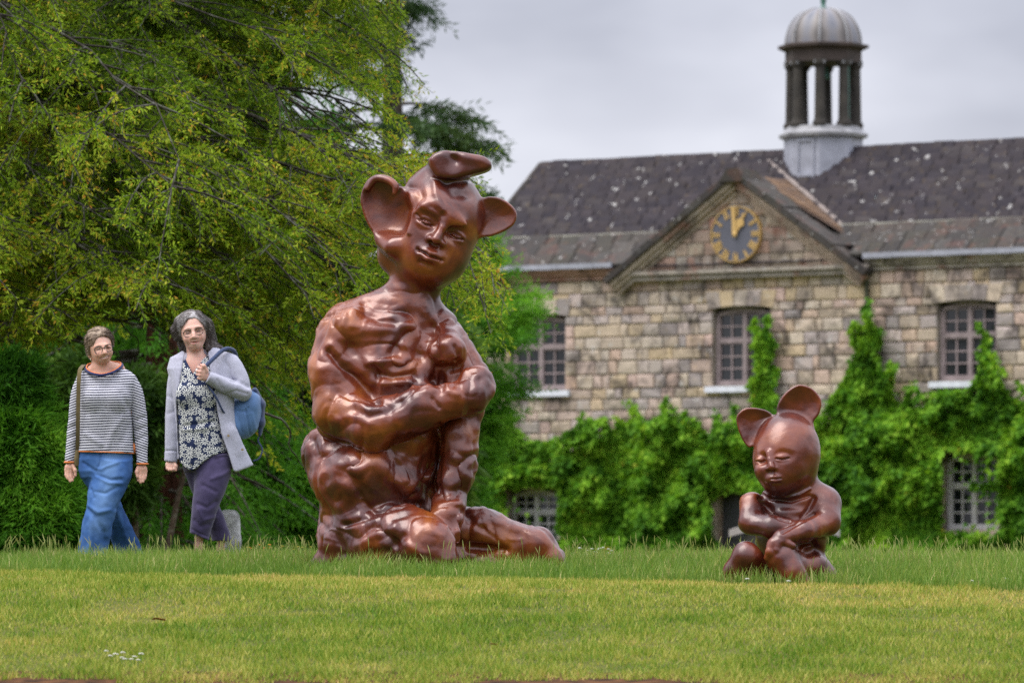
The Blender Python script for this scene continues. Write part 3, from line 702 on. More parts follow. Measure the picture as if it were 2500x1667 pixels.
def build_clock():
    r = .545; root = empty('clock', (FU(1811, 574)[0], -.24, FU(1811, 574)[1]), 0, BLD)
    gold = NT('gold_leaf'); n = gold.noise(gold.objco(), 30, 4); gold = gold.done(gold.bsdf(gold.ramp(n, [(.3, (.50, .31, .10)), (.7, (.66, .45, .17))]), .5, .25))
    blue = mat_plain('slate_blue_dial', (.095, .098, .125), .55, 0, .1, 4)
    def disc(mb, r0, r1, y0, y1, n=64):
        for i in range(n):
            a, b = 2*math.pi*i/n, 2*math.pi*(i+1)/n
            p = [(r0*math.cos(a), r0*math.sin(a)), (r1*math.cos(a), r1*math.sin(a)), (r1*math.cos(b), r1*math.sin(b)), (r0*math.cos(b), r0*math.sin(b))]
            mb.add([(x, y0, z) for x, z in p]+[(x, y1, z) for x, z in p], [(0, 1, 2, 3), (7, 6, 5, 4), (1, 5, 6, 2), (3, 7, 4, 0)])
    mb = MB(); disc(mb, .0005, r-.02, 0, .14); mb.build('dial', blue, root)
    mb = MB(); disc(mb, r-.016, r, -.02, .15); mb.build('rim', gold, root)
    NUM = ['XII', 'I', 'II', 'III', 'IIII', 'V', 'VI', 'VII', 'VIII', 'IX', 'X', 'XI']
    hN = .165
    for i, tx in enumerate(NUM):
        mb = MB(); wd = {'I': .036, 'V': .075, 'X': .075}; tot = sum(wd[c] for c in tx); x = -tot/2
        def bar(xa, za, xb, zb, t):
            d = math.hypot(xb-xa, zb-za); nx, nz = -(zb-za)/d*t/2, (xb-xa)/d*t/2
            mb.prism([(xa-nx, za-nz), (xb-nx, zb-nz), (xb+nx, zb+nz), (xa+nx, za+nz)], -.012, .0)
        for c in tx:
            w = wd[c]
            if c == 'I': bar(x+w/2, 0, x+w/2, hN, .022)
            elif c == 'V': bar(x+w/2, .01, x+.016, hN, .03); bar(x+w/2, .01, x+w-.016, hN, .016)
            else: bar(x+.014, 0, x+w-.014, hN, .028); bar(x+w-.014, 0, x+.014, hN, .014)
            x += w
        o = mb.build('numeral', gold, root)
        o['label'] = 'gold Roman numeral '+tx
        a = R(30*i); o.matrix_local = Matrix.Rotation(a, 4, 'Y')@Matrix.Translation((0, -.003, r-.03-hN))
    def hand(nm, poly, ang, y):
        mb = MB(); mb.prism(poly, -.012, .0); o = mb.build(nm, gold, root); o.matrix_local = Matrix.Rotation(R(ang), 4, 'Y')@Matrix.Translation((0, y, 0))
    hand('minute_hand', [(-.04, -.05), (.04, -.05), (.052, .05), (.038, .25), (.045, .50), (.0, .55), (-.045, .50), (-.038, .25), (-.052, .05)], -4, -.045)
    mb = MB(); mb.prism([(-.03, -.04), (.03, -.04), (.04, .20), (-.04, .20)], -.012, 0); mb.prism([(.09*math.cos(t), .25+.085*math.sin(t)) for t in np.linspace(0, 2*math.pi, 18, endpoint=False)], -.013, .001); mb.prism([(-.022, .30), (.022, .30), (.03, .42), (.0, .47), (-.03, .42)], -.012, 0)
    o = mb.build('hour_hand', gold, root); o.matrix_local = Matrix.Rotation(R(27), 4, 'Y')@Matrix.Translation((0, -.028, 0))
    mb = MB(); mb.lathe([(.045, 0), (.045, .03), (.02, .04)], 14, (0, 0, 0)); o = mb.build('hub', gold, root); o.matrix_local = Matrix.Translation((0, -.03, 0))@Matrix.Rotation(R(90), 4, 'X')
# roof ---------------------------------------------------------------
RV = 2.55                                                 # ridge distance behind the front
Z_RIDGE = FU(1700, 386, RV)[1]
Z_E0 = Z_GUT+.03                                          # eaves
V_S, Z_S = .62, Z_GUT+.03+.62                              # top of the stone-slab strip
def build_roof():
    roof = empty('roof', (0, 0, 0), 0, BLD)
    uL0 = FU(1185, 560, V_S)[0]; uLr = FU(1322, 404, RV)[0]                 # hipped left end
    pitch = math.atan2(Z_RIDGE-Z_S, RV-V_S); SL = math.hypot(Z_RIDGE-Z_S, RV-V_S); cp, sp = math.cos(pitch), math.sin(pitch)
    p0 = math.atan2(Z_S-Z_E0, V_S+.22); S0 = math.hypot(Z_S-Z_E0, V_S+.22)
    mb = MB(); uLe = uL0-.5
    back = RV*2
    mb.add([(uLe, -.20, Z_E0-.05), (U_R, -.20, Z_E0-.05), (U_R, V_S, Z_S-.05), (uL0, V_S, Z_S-.05), (U_R, RV, Z_RIDGE-.05), (uLr, RV, Z_RIDGE-.05), (U_R, back, Z_E0-.1), (uLe, back, Z_E0-.1)],
           [(0, 1, 2, 3), (3, 2, 4, 5), (5, 4, 6, 7), (0, 3, 5, 7)])
    mb.build('roof_deck', M_SLATE, roof, fix=True)
    # cross gable behind the pediment
    hw = (PU1-PU0)/2+.1; zr = Z_APEX-.12; vb = RV*.95
    mb = MB(); zlow = Z_E0
    mb.add([(UM, .3, zr), (UM, vb, zr), (UM+hw, .3, zlow), (UM+hw, vb, zlow), (UM-hw, .3, zlow), (UM-hw, vb, zlow)], [(0, 2, 3, 1), (0, 1, 5, 4), (1, 3, 5)])
    mb.build('cross_gable_roof', M_BRTILE, roof)
    xg = Pieces('tile', block_variants(4, 'tile', M_BRTILE, .04, .03), roof, 200); sl = math.hypot(hw, zr-zlow); an = math.atan2(zr-zlow, hw); n = 17
    for i in range(n):
        d = sl*(i+.5)/n; v = .42
        while v < vb-.1:
            w = rngB.uniform(.2, .34); u_, z_ = UM+d*math.cos(an), zr-d*math.sin(an)
            vis = Z_S+(v-V_S)*math.tan(pitch) < z_+.1 or v < V_S
            if vis:
                M = Matrix.Translation((u_, v+w/2, z_+.012))@Matrix.Rotation(math.pi/2, 4, 'Z')@Matrix.Rotation(-math.pi/2+an-.06, 4, 'X')@Matrix.Diagonal((w-.012, .028, sl/n*1.12, 1)); xg.put(M)
            v += w
    xg.finish('tiles_beyond')
    def under(u, v, z):           # covered by the cross gable?
        return abs(u-UM) < hw and zr-(abs(u-UM)/hw)*(zr-zlow) > z-.02
    # dark slates
    ds = Pieces('slate', block_variants(7, 'slate', M_SLATE, .03, .03), roof, 300); n = 13; e = SL/n; lay = []
    for i in range(n):
        d = (i+.5)*e; v = V_S+d*cp; z = Z_S+d*sp; u = uL0+(uLr-uL0)*d/SL+rngB.uniform(0, .1)
        while u < U_R:
            w = rngB.uniform(.22, .48)
            if not under(u+w/2, v, z): lay.append((u, w, v, z))
            u += w
    vis1 = FU(2520, 400, RV)[0]
    inv = [q for q in lay if q[0] < vis1]; outv = [q for q in lay if q[0] >= vis1]
    order = rngB.permutation(len(inv))
    inv = sorted(inv, key=lambda q: -q[1])
    for L_, first in ((inv, True), (outv, False)):
        for (u, w, v, z) in L_:
            ds.put(TRS(u+w/2, v, z+.008+.008*rngB.random(), w-.01, .06+.02*rngB.random(), e*1.25, rngB.normal()*.003, -(math.pi/2-pitch)+.22), first)
    ds.finish('slates_beyond')
    # stone slabs below
    ss = Pieces('stone_slab', block_variants(6, 'stone_slab', M_SLAB, .05, .04), roof, 300); n = 3; e = S0/n
    for i in range(n):
        d = (i+.5)*e; v = -.22+d*math.cos(p0); z = Z_E0+d*math.sin(p0); u = uLe+rngB.uniform(0, .2)
        while u < U_R:
            w = rngB.uniform(.3, .6)
            if not under(u+w/2, v, z+.1): ss.put(TRS(u+w/2, v, z+.012, w-.012, .05+.02*rngB.random(), e*1.15, rngB.normal()*.006, -(math.pi/2-p0)+.08), u < vis1)
            u += w
    ss.finish('slabs_beyond')
    # pale drip moulding between slabs and slates
    for a, b in ((uL0-.1, UM-hw*.62), (UM+hw*.62, U_R)):
        mb = MB(); mb.box(a, b, V_S-.07, V_S+.05, Z_S-.0, Z_S+.075); mb.build('drip_course', mat_plain('lichened_lead', (.34, .33, .28), .8, 0, .3, 4), roof)
    u = uLr
    while u < U_R:
        w = rngB.uniform(.32, .45); mb = MB()
        prof = [(-.13, -.11), (-.06, .02), (0, .05), (.06, .02), (.13, -.11)]
        n0 = len(prof); vs = [(u+.004, RV+a, Z_RIDGE+b) for a, b in prof]+[(u+w-.004, RV+a, Z_RIDGE+b) for a, b in prof]
        mb.add(vs, [(i, i+1, i+1+n0, i+n0) for i in range(n0-1)]+[tuple(range(n0)), tuple(range(2*n0-1, n0-1, -1))])
        mb.build('ridge_tile', M_RIDGE, roof); u += w
    # hip ridge, valley lead, a few lead patches
    mb = MB(); mb.tube([(uL0-.15, V_S-.1, Z_S-.08), (uLr, RV, Z_RIDGE+.02)], .07, 6); mb.build('hip_tiles', M_SLAB, roof)
    a = FU(2021, 545, V_S); vt = 2.3; zt = zr-.05
    mb = MB(); ub = UM+hw*(zr-(Z_S+.0))/(zr-zlow); ut = UM+hw*(zr-(Z_S+(vt-V_S)*math.tan(pitch)))/(zr-zlow)
    mb.tube([(ub+.03, V_S, Z_S+.06), (ut+.03, vt, Z_S+(vt-V_S)*math.tan(pitch)+.06)], .05, 6); mb.build('valley_lead', mat_plain('valley_lead', (.24, .20, .18), .7), roof)
    for px, py, w, h, col in ((1512, 443, .26, .16, (.62, .61, .58)), (1508, 520, .34, .17, (.42, .47, .50)), (2143, 490, .30, .22, (.25, .35, .34))):
        u, z = FU(px, py, 1.6); d = (z-Z_S)/sp; v = V_S+d*cp; u, z = FU(px, py, v); d = (z-Z_S)/sp; v = V_S+d*cp; u = FU(px, py, v)[0]
        mb = MB(); mb.box(-w/2, w/2, -.05, .0, -h/2, h/2); o = mb.build('roof_patch', mat_plain('patch', col, .6, 0, .15), roof); o.matrix_local = TRS(u, v, z+.02, 1, 1, 1, 0, -(math.pi/2-pitch))
def build_cupola():
    uc = FU(2010, 380, RV)[0]; root = empty('cupola', (uc, RV, 0), 0, BLD); zz = lambda py: FU(2010, py, RV)[1]; r = 92/F*(D0+RV*CT-uc*ST)
    a8 = R(22.5); rc = r/math.cos(a8)*.97
    def octo(mb, r0, z0, r1, z1): mb.lathe([(r0, z0), (r1, z1)], 8, a0=a8)
    mb = MB(); octo(mb, rc, zz(500)-.4, rc, zz(338)); mb.build('base', M_LEAD, root)
    ap = rc*math.cos(a8); side = 2*rc*math.sin(a8)
    mb = MB()
    for x0, x1, z0, z1 in ((-side*.32, -side*.25, zz(450), zz(345)), (side*.25, side*.32, zz(450), zz(345)), (-side*.25, side*.25, zz(352), zz(345)), (-side*.25, side*.25, zz(437), zz(430))): mb.box(x0, x1, -ap-.03, -ap-.002, z0, z1)
    mb.build('panel_moulding', M_LEAD, root)
    mb = MB(); mb.lathe([(rc, zz(342)), (rc*1.12, zz(338)), (rc*1.14, zz(330)), (rc*1.02, zz(322)), (rc*.98, zz(312))], 8, a0=a8); mb.build('lower_cornice', M_LEADD, root)
    ri = rc*.82; cr = .112
    for i in range(8):
        a = a8+i*math.pi/4; mb = MB(); c = (ri*math.cos(a), ri*math.sin(a), 0); h0, h1 = zz(313), zz(152)
        mb.lathe([(cr*1.35, h0), (cr*1.35, h0+.07), (cr*1.1, h0+.09), (cr, h0+.16), (cr*.86, h1-.16), (cr*1.0, h1-.14), (cr*1.25, h1-.08), (cr*1.25, h1)], 14, c); o = mb.build('column', M_DKWOOD, root)
        mb = MB(); q = cr*1.42; mb.lathe([(q, h1-.085), (q, h1-.03)], 4, c, a0=a+R(45)); mb.build('capital', M_LEADD, root)
    mb = MB(); mb.lathe([(rc*.97, zz(156)), (rc*.97, zz(128)), (rc*1.05, zz(124)), (rc*1.15, zz(120)), (rc*1.16, zz(113)), (rc*.98, zz(110))], 8, a0=a8); mb.build('entablature', mat_plain('entablature_timber', (.055, .04, .034), .8, 0, .4, 3), root)
    # ribbed lead dome
    mb = MB(); n = 48; prof = [];  z0 = zz(113); H = zz(22)-z0
    for t in np.linspace(0, 1, 15): prof.append((rc*.93*math.cos(t*math.pi/2)**.72 if t < 1 else .02, z0+H*math.sin(t*math.pi/2)))
    b = len(mb.v)
    for rr, z in prof:
        for i in range(n): a = 2*math.pi*i/n+a8; q = rr*(1+.022*math.cos(8*(a-a8))); mb.v.append((q*math.cos(a), q*math.sin(a), z))
    for j in range(len(prof)-1):
        for i in range(n): mb.f.append((b+j*n+i, b+j*n+(i+1) % n, b+(j+1)*n+(i+1) % n, b+(j+1)*n+i))
    t = NT('dome_lead'); p = t.objco(); sp = t.N('ShaderNodeSeparateXYZ'); t.L(p, sp.inputs[0]); an = t.math('ARCTAN2', sp.outputs[1], sp.outputs[0])
    st = t.math('MULTIPLY_ADD', t.math('COSINE', t.math('MULTIPLY', an, 8)), .5, .5); nn = t.noise(p, 2.5, 5)
    c = t.ramp(t.math('ADD', t.math('MULTIPLY', st, .5), t.math('MULTIPLY', nn, .55)), [(.3, (.10, .09, .085)), (.5, (.19, .172, .163)), (.72, (.17, .17, .19)), (.95, (.07, .085, .12))])
    mb.build('dome', t.done(t.bsdf(c, .5)), root, smooth=True)
    for i in range(8):
        a = a8+i*math.pi/4; mb = MB(); mb.tube([(1.012*rr*1.022*math.cos(a), 1.012*rr*1.022*math.sin(a), z) for rr, z in prof[:-1]], .022, 6); mb.build('rib', M_LEADD, root)
    zt = z0+H; mb = MB(); mb.lathe([(.09, zt-.04), (.07, zt+.03), (.035, zt+.06), (.055, zt+.12), (.06, zt+.2), (.03, zt+.26), (.02, zt+.5)], 10); mb.build('finial', M_GREENCU, root, smooth=True)
    mb = MB(); mb.lathe([(.17, zz(190)-.02), (.15, zz(190)+.02), (.10, zz(190)+.13), (.08, zz(190)+.2), (.03, zz(190)+.24)], 16); mb.tube([(0, 0, zz(190)+.2), (0, 0, zz(155))], .03, 6); mb.build('bell', M_GREENCU, root, smooth=True)
    mb = MB(); mb.tube([(rc*.86, -rc*.30, zz(150)), (rc*.87, -rc*.30, zz(312))], .028, 6); mb.build('copper_pipe', M_GREENCU, root)
build_wall(); build_openings(); build_cornice(); build_pediment(); build_clock(); build_roof(); build_cupola()
# ------------------------------------------------------------------ foliage
def unit(a): return a/(np.linalg.norm(a, axis=-1, keepdims=True)+1e-9)
def leaf_mesh(pos, dr, ln, wd, rng, fold=.25):
    """one pointed leaf (a bent four-cornered face) per row"""
    n = len(pos); dr = unit(dr); r = unit(rng.normal(size=(n, 3))); sd = unit(np.cross(dr, r)); nm = np.cross(sd, dr)
    ln = np.broadcast_to(np.asarray(ln, float), (n,))[:, None]; wd = np.broadcast_to(np.asarray(wd, float), (n,))[:, None]
    mid = pos+dr*ln*.45+nm*wd*fold
    V = np.stack([pos, mid-sd*wd*.5, pos+dr*ln, mid+sd*wd*.5], 1).reshape(-1, 3)
    return V, np.arange(4*n).reshape(n, 4)
def leaves_obj(name, pos, dr, ln, wd, rnd, mat, parent, rng, kind=None, base=(0, 0, 0)):
    V, Q = leaf_mesh(np.asarray(pos)-np.array(base), np.asarray(dr), ln, wd, rng)
    o = obj(name, np_mesh(name, V, [Q], [mat], False, {'rnd': np.repeat(rnd, 4)}), parent)
    if kind: o['kind'] = kind
    return o
def twig_leaves(a, b, per, rng, spread=.9, out=.015):
    """leaf positions and directions along many twigs a->b"""
    n = len(a); t = np.tile((np.arange(per)+.6)/per, n)+rng.normal(size=n*per)*.03; A = np.repeat(a, per, 0); B = np.repeat(b, per, 0)
    d = unit(B-A); p = A+(B-A)*t[:, None]; rd = rng.normal(size=(n*per, 3)); rd -= d*(rd*d).sum(1, keepdims=True); rd = unit(rd)
    return p+rd*out, unit(d*.75+rd*spread+np.array([0, 0, -.12])), t
def tubes_mesh(name, lines, rads, mat, sides=5):
    V = []; Q = []; b = 0
    ang = np.linspace(0, 2*math.pi, sides, endpoint=False)
    for p, r in zip(lines, rads):
        p = np.asarray(p); m = len(p); t = unit(np.gradient(p, axis=0)); ref = np.array([.3, .2, .93]); u = unit(np.cross(t, ref)); w = np.cross(t, u)
        ring = p[:, None]+(u[:, None]*np.cos(ang)[None, :, None]+w[:, None]*np.sin(ang)[None, :, None])*np.asarray(r)[:, None, None]
        V.append(ring.reshape(-1, 3)); i = np.arange(m-1)[:, None]*sides; k = np.arange(sides)[None]; k2 = (k+1) % sides
        Q.append((b+np.stack([i+k, i+k2, i+sides+k2, i+sides+k], -1)).reshape(-1, 4)); b += m*sides
    return np_mesh(name, np.concatenate(V), [np.concatenate(Q)], [mat], True)
def proj(p): return 1250+F*p[:, 0]/p[:, 1], HOR-F*p[:, 2]/p[:, 1]
def bark_mat(name, a, b, lich=(.33, .36, .28), amt=.5, sc=14):
    t = NT(name); p = t.pos(); n = t.noise(p, sc, 6, .65); c = t.ramp(n, [(.35, a), (.65, b)])
    n2 = t.noise(p, sc*.6, 5, .7); c = t.mix(t.math('MULTIPLY', t.ramp(n2, [(.5, (0, 0, 0)), (.58, (1, 1, 1))]), amt), c, lich)
    return t.done(t.bsdf(c, .95, spec=.15, bump=n, bstr=.8, bdist=.02))

def build_spreading_tree():
    rng = np.random.default_rng(77)
    base = np.array([-6.0, 44.5, float(gz(np.array([-6.0]), np.array([44.5]))[0])])
    root = empty('spreading_tree', tuple(base)); tag(root, 'large spreading tree with drooping sprays of narrow yellow-green leaves', 'tree')
    bark = bark_mat('lichened_bark', (.030, .026, .022), (.07, .062, .052), amt=.25)
    tr = [base+np.array([.15*math.sin(h*.5), .1*math.cos(h*.7), h]) for h in np.linspace(-.2, 11, 16)]
    o = obj('trunk', tubes_mesh('trunk', [np.array(tr)-base], [np.linspace(.42, .14, 16)], bark, 12), root)
    lines, rads = [], []; T0, T1 = [], []
    # how far right the crown reaches at each picture row
    by = [-200, 0, 80, 160, 230, 330, 380, 470, 600, 750, 850, 950, 1020, 1100, 1250, 1300]; bx = [980, 985, 1010, 1000, 1130, 1270, 1290, 1190, 1230, 1255, 1260, 1215, 900, 830, 770, 640]
    ly = [-300, 0, 250, 450, 600, 700, 800, 900, 1000, 1300]; lowx = [0, 560, 700, 770, 800, 900, 1000, 1150, 1250, 1300]   # column -> lowest row
    def keep(p, slack=0):
        x, y = proj(p); right = np.interp(y, by, bx)+rng.normal(size=len(p))*14+slack
        low = np.interp(x, [-300, 0, 200, 380, 560, 640, 760, 900, 1060, 1180, 1260], [880, 860, 830, 770, 900, 1160, 1270, 1130, 1000, 1000, 970])+rng.normal(size=len(p))*30
        gap = ((x-800)/110)**2+((y-268)/52)**2 < 1; gap |= ((x-870)/70)**2+((y-330)/38)**2 < 1; gap |= ((x-1045)/55)**2+((y-250)/80)**2 < 1
        gap &= rng.random(len(p)) < .86
        return (x < right) & (y < low+slack) & ~gap
    nL = 215
    for i in range(nL):
        h = 1.2+9.8*rng.random(); az = R(rng.uniform(-75, 60)); L = rng.uniform(3.2, 7.6)*(1.0 if h < 8 else .9); L = min(L, 4.6/max(.2, -math.sin(az)))
        d = np.array([math.cos(az), math.sin(az), 0.]); m = 12; t = np.linspace(0, 1, m); s0 = np.interp(h, [1, 5, 11], [.10, .22, .35])+rng.normal()*.1
        drop = rng.uniform(.16, .30)*L if h > 3 else rng.uniform(.1, .2)*L
        wob = np.cumsum(rng.normal(size=(m, 3))*.06, 0); p = base+np.array([0, 0, h])+d*(L*t)[:, None]+np.array([0, 0, 1])*(s0*L*t-drop*1.7*t**2.2)[:, None]+wob*t[:, None]
        k = np.ones(m, bool); x, y = proj(p); k &= keep(p, 0); mm = int(np.argmax(~k)) if (~k).any() else m
        if mm < 4: continue
        p = p[:mm]; lines.append(p-base); r0 = .020+.018*rng.random(); rads.append(np.linspace(r0, .005, m)[:mm])
        nb = int(L*5.2)
        for q in range(nb):
            tt = rng.uniform(.22, 1.0)*(mm-1); a = int(tt); a = min(a, mm-2); f = tt-a; s = p[a]*(1-f)+p[a+1]*f
            dd = unit(p[a+1]-p[a]); yaw = R(rng.choice([-1, 1])*rng.uniform(20, 75)); c_, s_ = math.cos(yaw), math.sin(yaw)
            e = np.array([dd[0]*c_-dd[1]*s_, dd[0]*s_+dd[1]*c_, dd[2]*.5+rng.normal()*.18]); l2 = rng.uniform(.5, 1.35)
            u = np.linspace(0, 1, 5); br = s+e*(l2*u)[:, None]+np.array([0, 0, -1])*(.28*l2*u**2)[:, None]
            if not keep(br[-1:])[0]: continue
            lines.append(br-base); rads.append(np.linspace(.010, .004, 5))
            for w in range(int(l2*11)+2):
                g = rng.uniform(.1, 1)*3.98; ga = int(g); gf = g-ga; z = br[ga]*(1-gf)+br[ga+1]*gf; bd = unit(br[ga+1]-br[ga])
                yw = R(rng.choice([-1, 1])*rng.uniform(15, 65)); tw = np.array([bd[0]*math.cos(yw)-bd[1]*math.sin(yw), bd[0]*math.sin(yw)+bd[1]*math.cos(yw), bd[2]+rng.normal()*.25]); ln = rng.uniform(.16, .42)
                T0.append(z); T1.append(z+unit(tw)*ln)
    T0, T1 = np.array(T0), np.array(T1); k = keep(T1); T0, T1 = T0[k], T1[k]
    # twigs far outside the picture are left out
    x, y = proj(T1); k = (x > -330) & (y > -330); T0, T1 = T0[k], T1[k]
    for a, b in zip(T0[::2], T1[::2]): lines.append(np.array([a, (a+b)/2+np.array([0, 0, .01]), b])-base); rads.append(np.array([.0035, .0028, .0018]))
    # a few long bare limbs with pale lichen, as seen against the leaves
    for pts, Y in (([(40, 560), (110, 660), (230, 740), (330, 800), (360, 850)], 42), ([(150, 150), (250, 210), (330, 270), (420, 330), (560, 380)], 42), ([(690, 470), (560, 500), (480, 540), (430, 560)], 41.5), ([(20, 880), (120, 900), (200, 880)], 43), ([(560, 1000), (680, 1030), (715, 1110), (740, 1180)], 39.5)):
        q = np.array([np.array(P(a, b, Y+.25*i)) for i, (a, b) in enumerate(pts)]); q = np.array(smoothline(q, 5)); q += np.cumsum(rng.normal(size=q.shape)*.016, 0); lines.append(q-base); rads.append(np.linspace(.013, .004, len(q)))
    obj('limbs', tubes_mesh('limbs', lines, rads, bark, 4), root)
    per = 20; pos, dr, t = twig_leaves(T0, T1, per, rng, .85, .006); n = len(pos)
    tone = np.repeat(np.clip(.42+.36*fbm(T1, .8, 2), 0, 1), per)
    rnd = np.clip(tone*.66+.26*(rng.random(n)-.15)+.12*(t-.5)+.34*(rng.random(n) < .15)*(t > .35), 0, 1)
    mat = mat_leaf('beech_leaves', [(0, (.038, .082, .008)), (.2, (.10, .18, .012)), (.4, (.21, .335, .02)), (.6, (.375, .465, .04)), (.82, (.56, .43, .055)), (1, (.46, .21, .03))], .4, .6, spec=.12)
    leaves_obj('crown', pos, dr, .036+.026*rng.random(n), .012+.007*rng.random(n), rnd, mat, root, rng, base=base)
    print('spreading tree leaves', n)
def conifer(name, label, px, Y, base_py, top_z, spread, rng, mat, bark, n_br, tw, leaf, lean=0., zmin=.05, droop=.25, keepf=None, trunk_r=.3, clump=.5, up=.1, group=None):
    X = (px-1250)/F*Y; zb = float(gz(np.array([X]), np.array([Y]))[0]); base = np.array([X, Y, zb]); H = top_z-zb
    root = empty(name, tuple(base)); tag(root, label, 'tree', group)
    tl = np.array([[lean*h, 0, h] for h in np.linspace(-.2, H, 12)]); obj('trunk', tubes_mesh('trunk', [tl], [np.linspace(trunk_r, .03, 12)], bark, 10), root)
    lines, rads, A, B, tone = [], [], [], [], []
    for i in range(n_br):
        h = zmin+(1-zmin)*rng.random()**.9; az = rng.random()*2*math.pi; L = spread(h)*rng.uniform(.72, 1.08)
        d = np.array([math.cos(az), math.sin(az), 0]); t = np.linspace(0, 1, 6); s = np.array([lean*h*H, 0, h*H])
        p = s+d*(L*t)[:, None]+np.array([0, 0, 1])*(L*(up*t-droop*t**1.6+.10*t**3))[:, None]+np.cumsum(rng.normal(size=(6, 3))*.05*L/3, 0)*t[:, None]
        if keepf is not None and not keepf(p[-1]+base): continue
        lines.append(p); rads.append(np.linspace(.012*L+.01, .006, 6)); tn = rng.random()
        for q in range(int(tw*L)+3):
            g = rng.uniform(.25, 1)*4.98; a = int(g); f = g-a; z = p[a]*(1-f)+p[a+1]*f; dd = unit(p[a+1]-p[a]); yw = R(rng.choice([-1, 1])*rng.uniform(10, 80))
            e = np.array([dd[0]*math.cos(yw)-dd[1]*math.sin(yw), dd[0]*math.sin(yw)+dd[1]*math.cos(yw), dd[2]*.6-droop*.8+rng.normal()*.25]); l2 = rng.uniform(.25, .6)*leaf['twig']
            A.append(z); B.append(z+unit(e)*l2); tone.append(tn)
    A, B = np.array(A), np.array(B)
    if keepf is not None:
        k = np.array([keepf(b+base) for b in B]); A, B = A[k], B[k]; tone = np.array(tone)[k]
    obj('limbs', tubes_mesh('limbs', lines, rads, bark, 4), root)
    per = leaf['per']; pos, dr, t = twig_leaves(A, B, per, rng, leaf.get('spread', .8), .004); n = len(pos)
    rnd = np.clip(.5*np.repeat(np.clip(.5+.45*vnoise(B+base, clump), 0, 1), per)+.25*np.repeat(np.array(tone), per)+.28*rng.random(n), 0, 1)
    leaves_obj('crown', pos, dr, leaf['len']*(.7+.6*rng.random(n)), leaf['wid'], rnd, mat, root, rng)
    return root
def leaf_mass(name, label, cat, blobs, Y, n, ln, wd, mat, rng, base_px, group=None, stem=None, shell=.55, kind=None, Yspread=1.0):
    """a bushy crown: leaves in lumps; blobs are (px, py, rx, ry, depth) in picture pixels at distance Y"""
    k = Y/F; base = np.array(P(base_px, HOR, Y)); base[2] = float(gz(np.array([base[0]]), np.array([Y]))[0])
    root = empty(name, tuple(base)); tag(root, label, cat, group, kind)
    w = np.array([b[2]*b[3] for b in blobs], float); w /= w.sum(); ch = rng.choice(len(blobs), n, p=w); bl = np.array(blobs, float)[ch]
    d = unit(rng.normal(size=(n, 3))); rr = (shell+(1-shell)*rng.random(n))**.6
    sub = 1+.30*vnoise(d*3+ch[:, None]*3.1, .8); rr = rr*sub
    pos = np.stack([((bl[:, 0]-1250)+d[:, 0]*bl[:, 2]*rr)*k, Y+(bl[:, 4]+d[:, 1]*np.minimum(bl[:, 2], bl[:, 3])*.8*Yspread*rr)*k, (HOR-bl[:, 1]+d[:, 2]*bl[:, 3]*rr)*k], 1)
    rnd = np.clip(.42+.42*fbm(pos, .55, 2)+.35*(rng.random(n)-.5)+.12*(rr-.85), 0, 1)
    dr = d+np.array([0, 0, -.35])+rng.normal(size=(n, 3))*.55
    g = gz(pos[:, 0], pos[:, 1]); ok = pos[:, 2] > g+.02; pos, dr, rnd = pos[ok], dr[ok], rnd[ok]; n = len(pos)
    leaves_obj('foliage', pos, dr, ln*(.6+.8*rng.random(n)), wd*(.7+.6*rng.random(n)), rnd, mat, root, rng, base=base)
    if stem:
        L_, R_ = [], []
        for b in blobs[::max(1, len(blobs)//8)]:
            e = np.array([(b[0]-1250)*k, Y+b[4]*k, (HOR-b[1])*k])-base; s = np.array([e[0]*.25, e[1]*.25, -.1]); L_.append(np.array([s, s*.5+e*.5+np.array([0, 0, .1]), e])); R_.append(np.array([stem, stem*.7, stem*.3]))
        obj('stems', tubes_mesh('stems', L_, R_, bark_mat('stem_bark', (.05, .035, .025), (.10, .07, .05), amt=.2), 6), root)['kind'] = 'stuff'
    return root
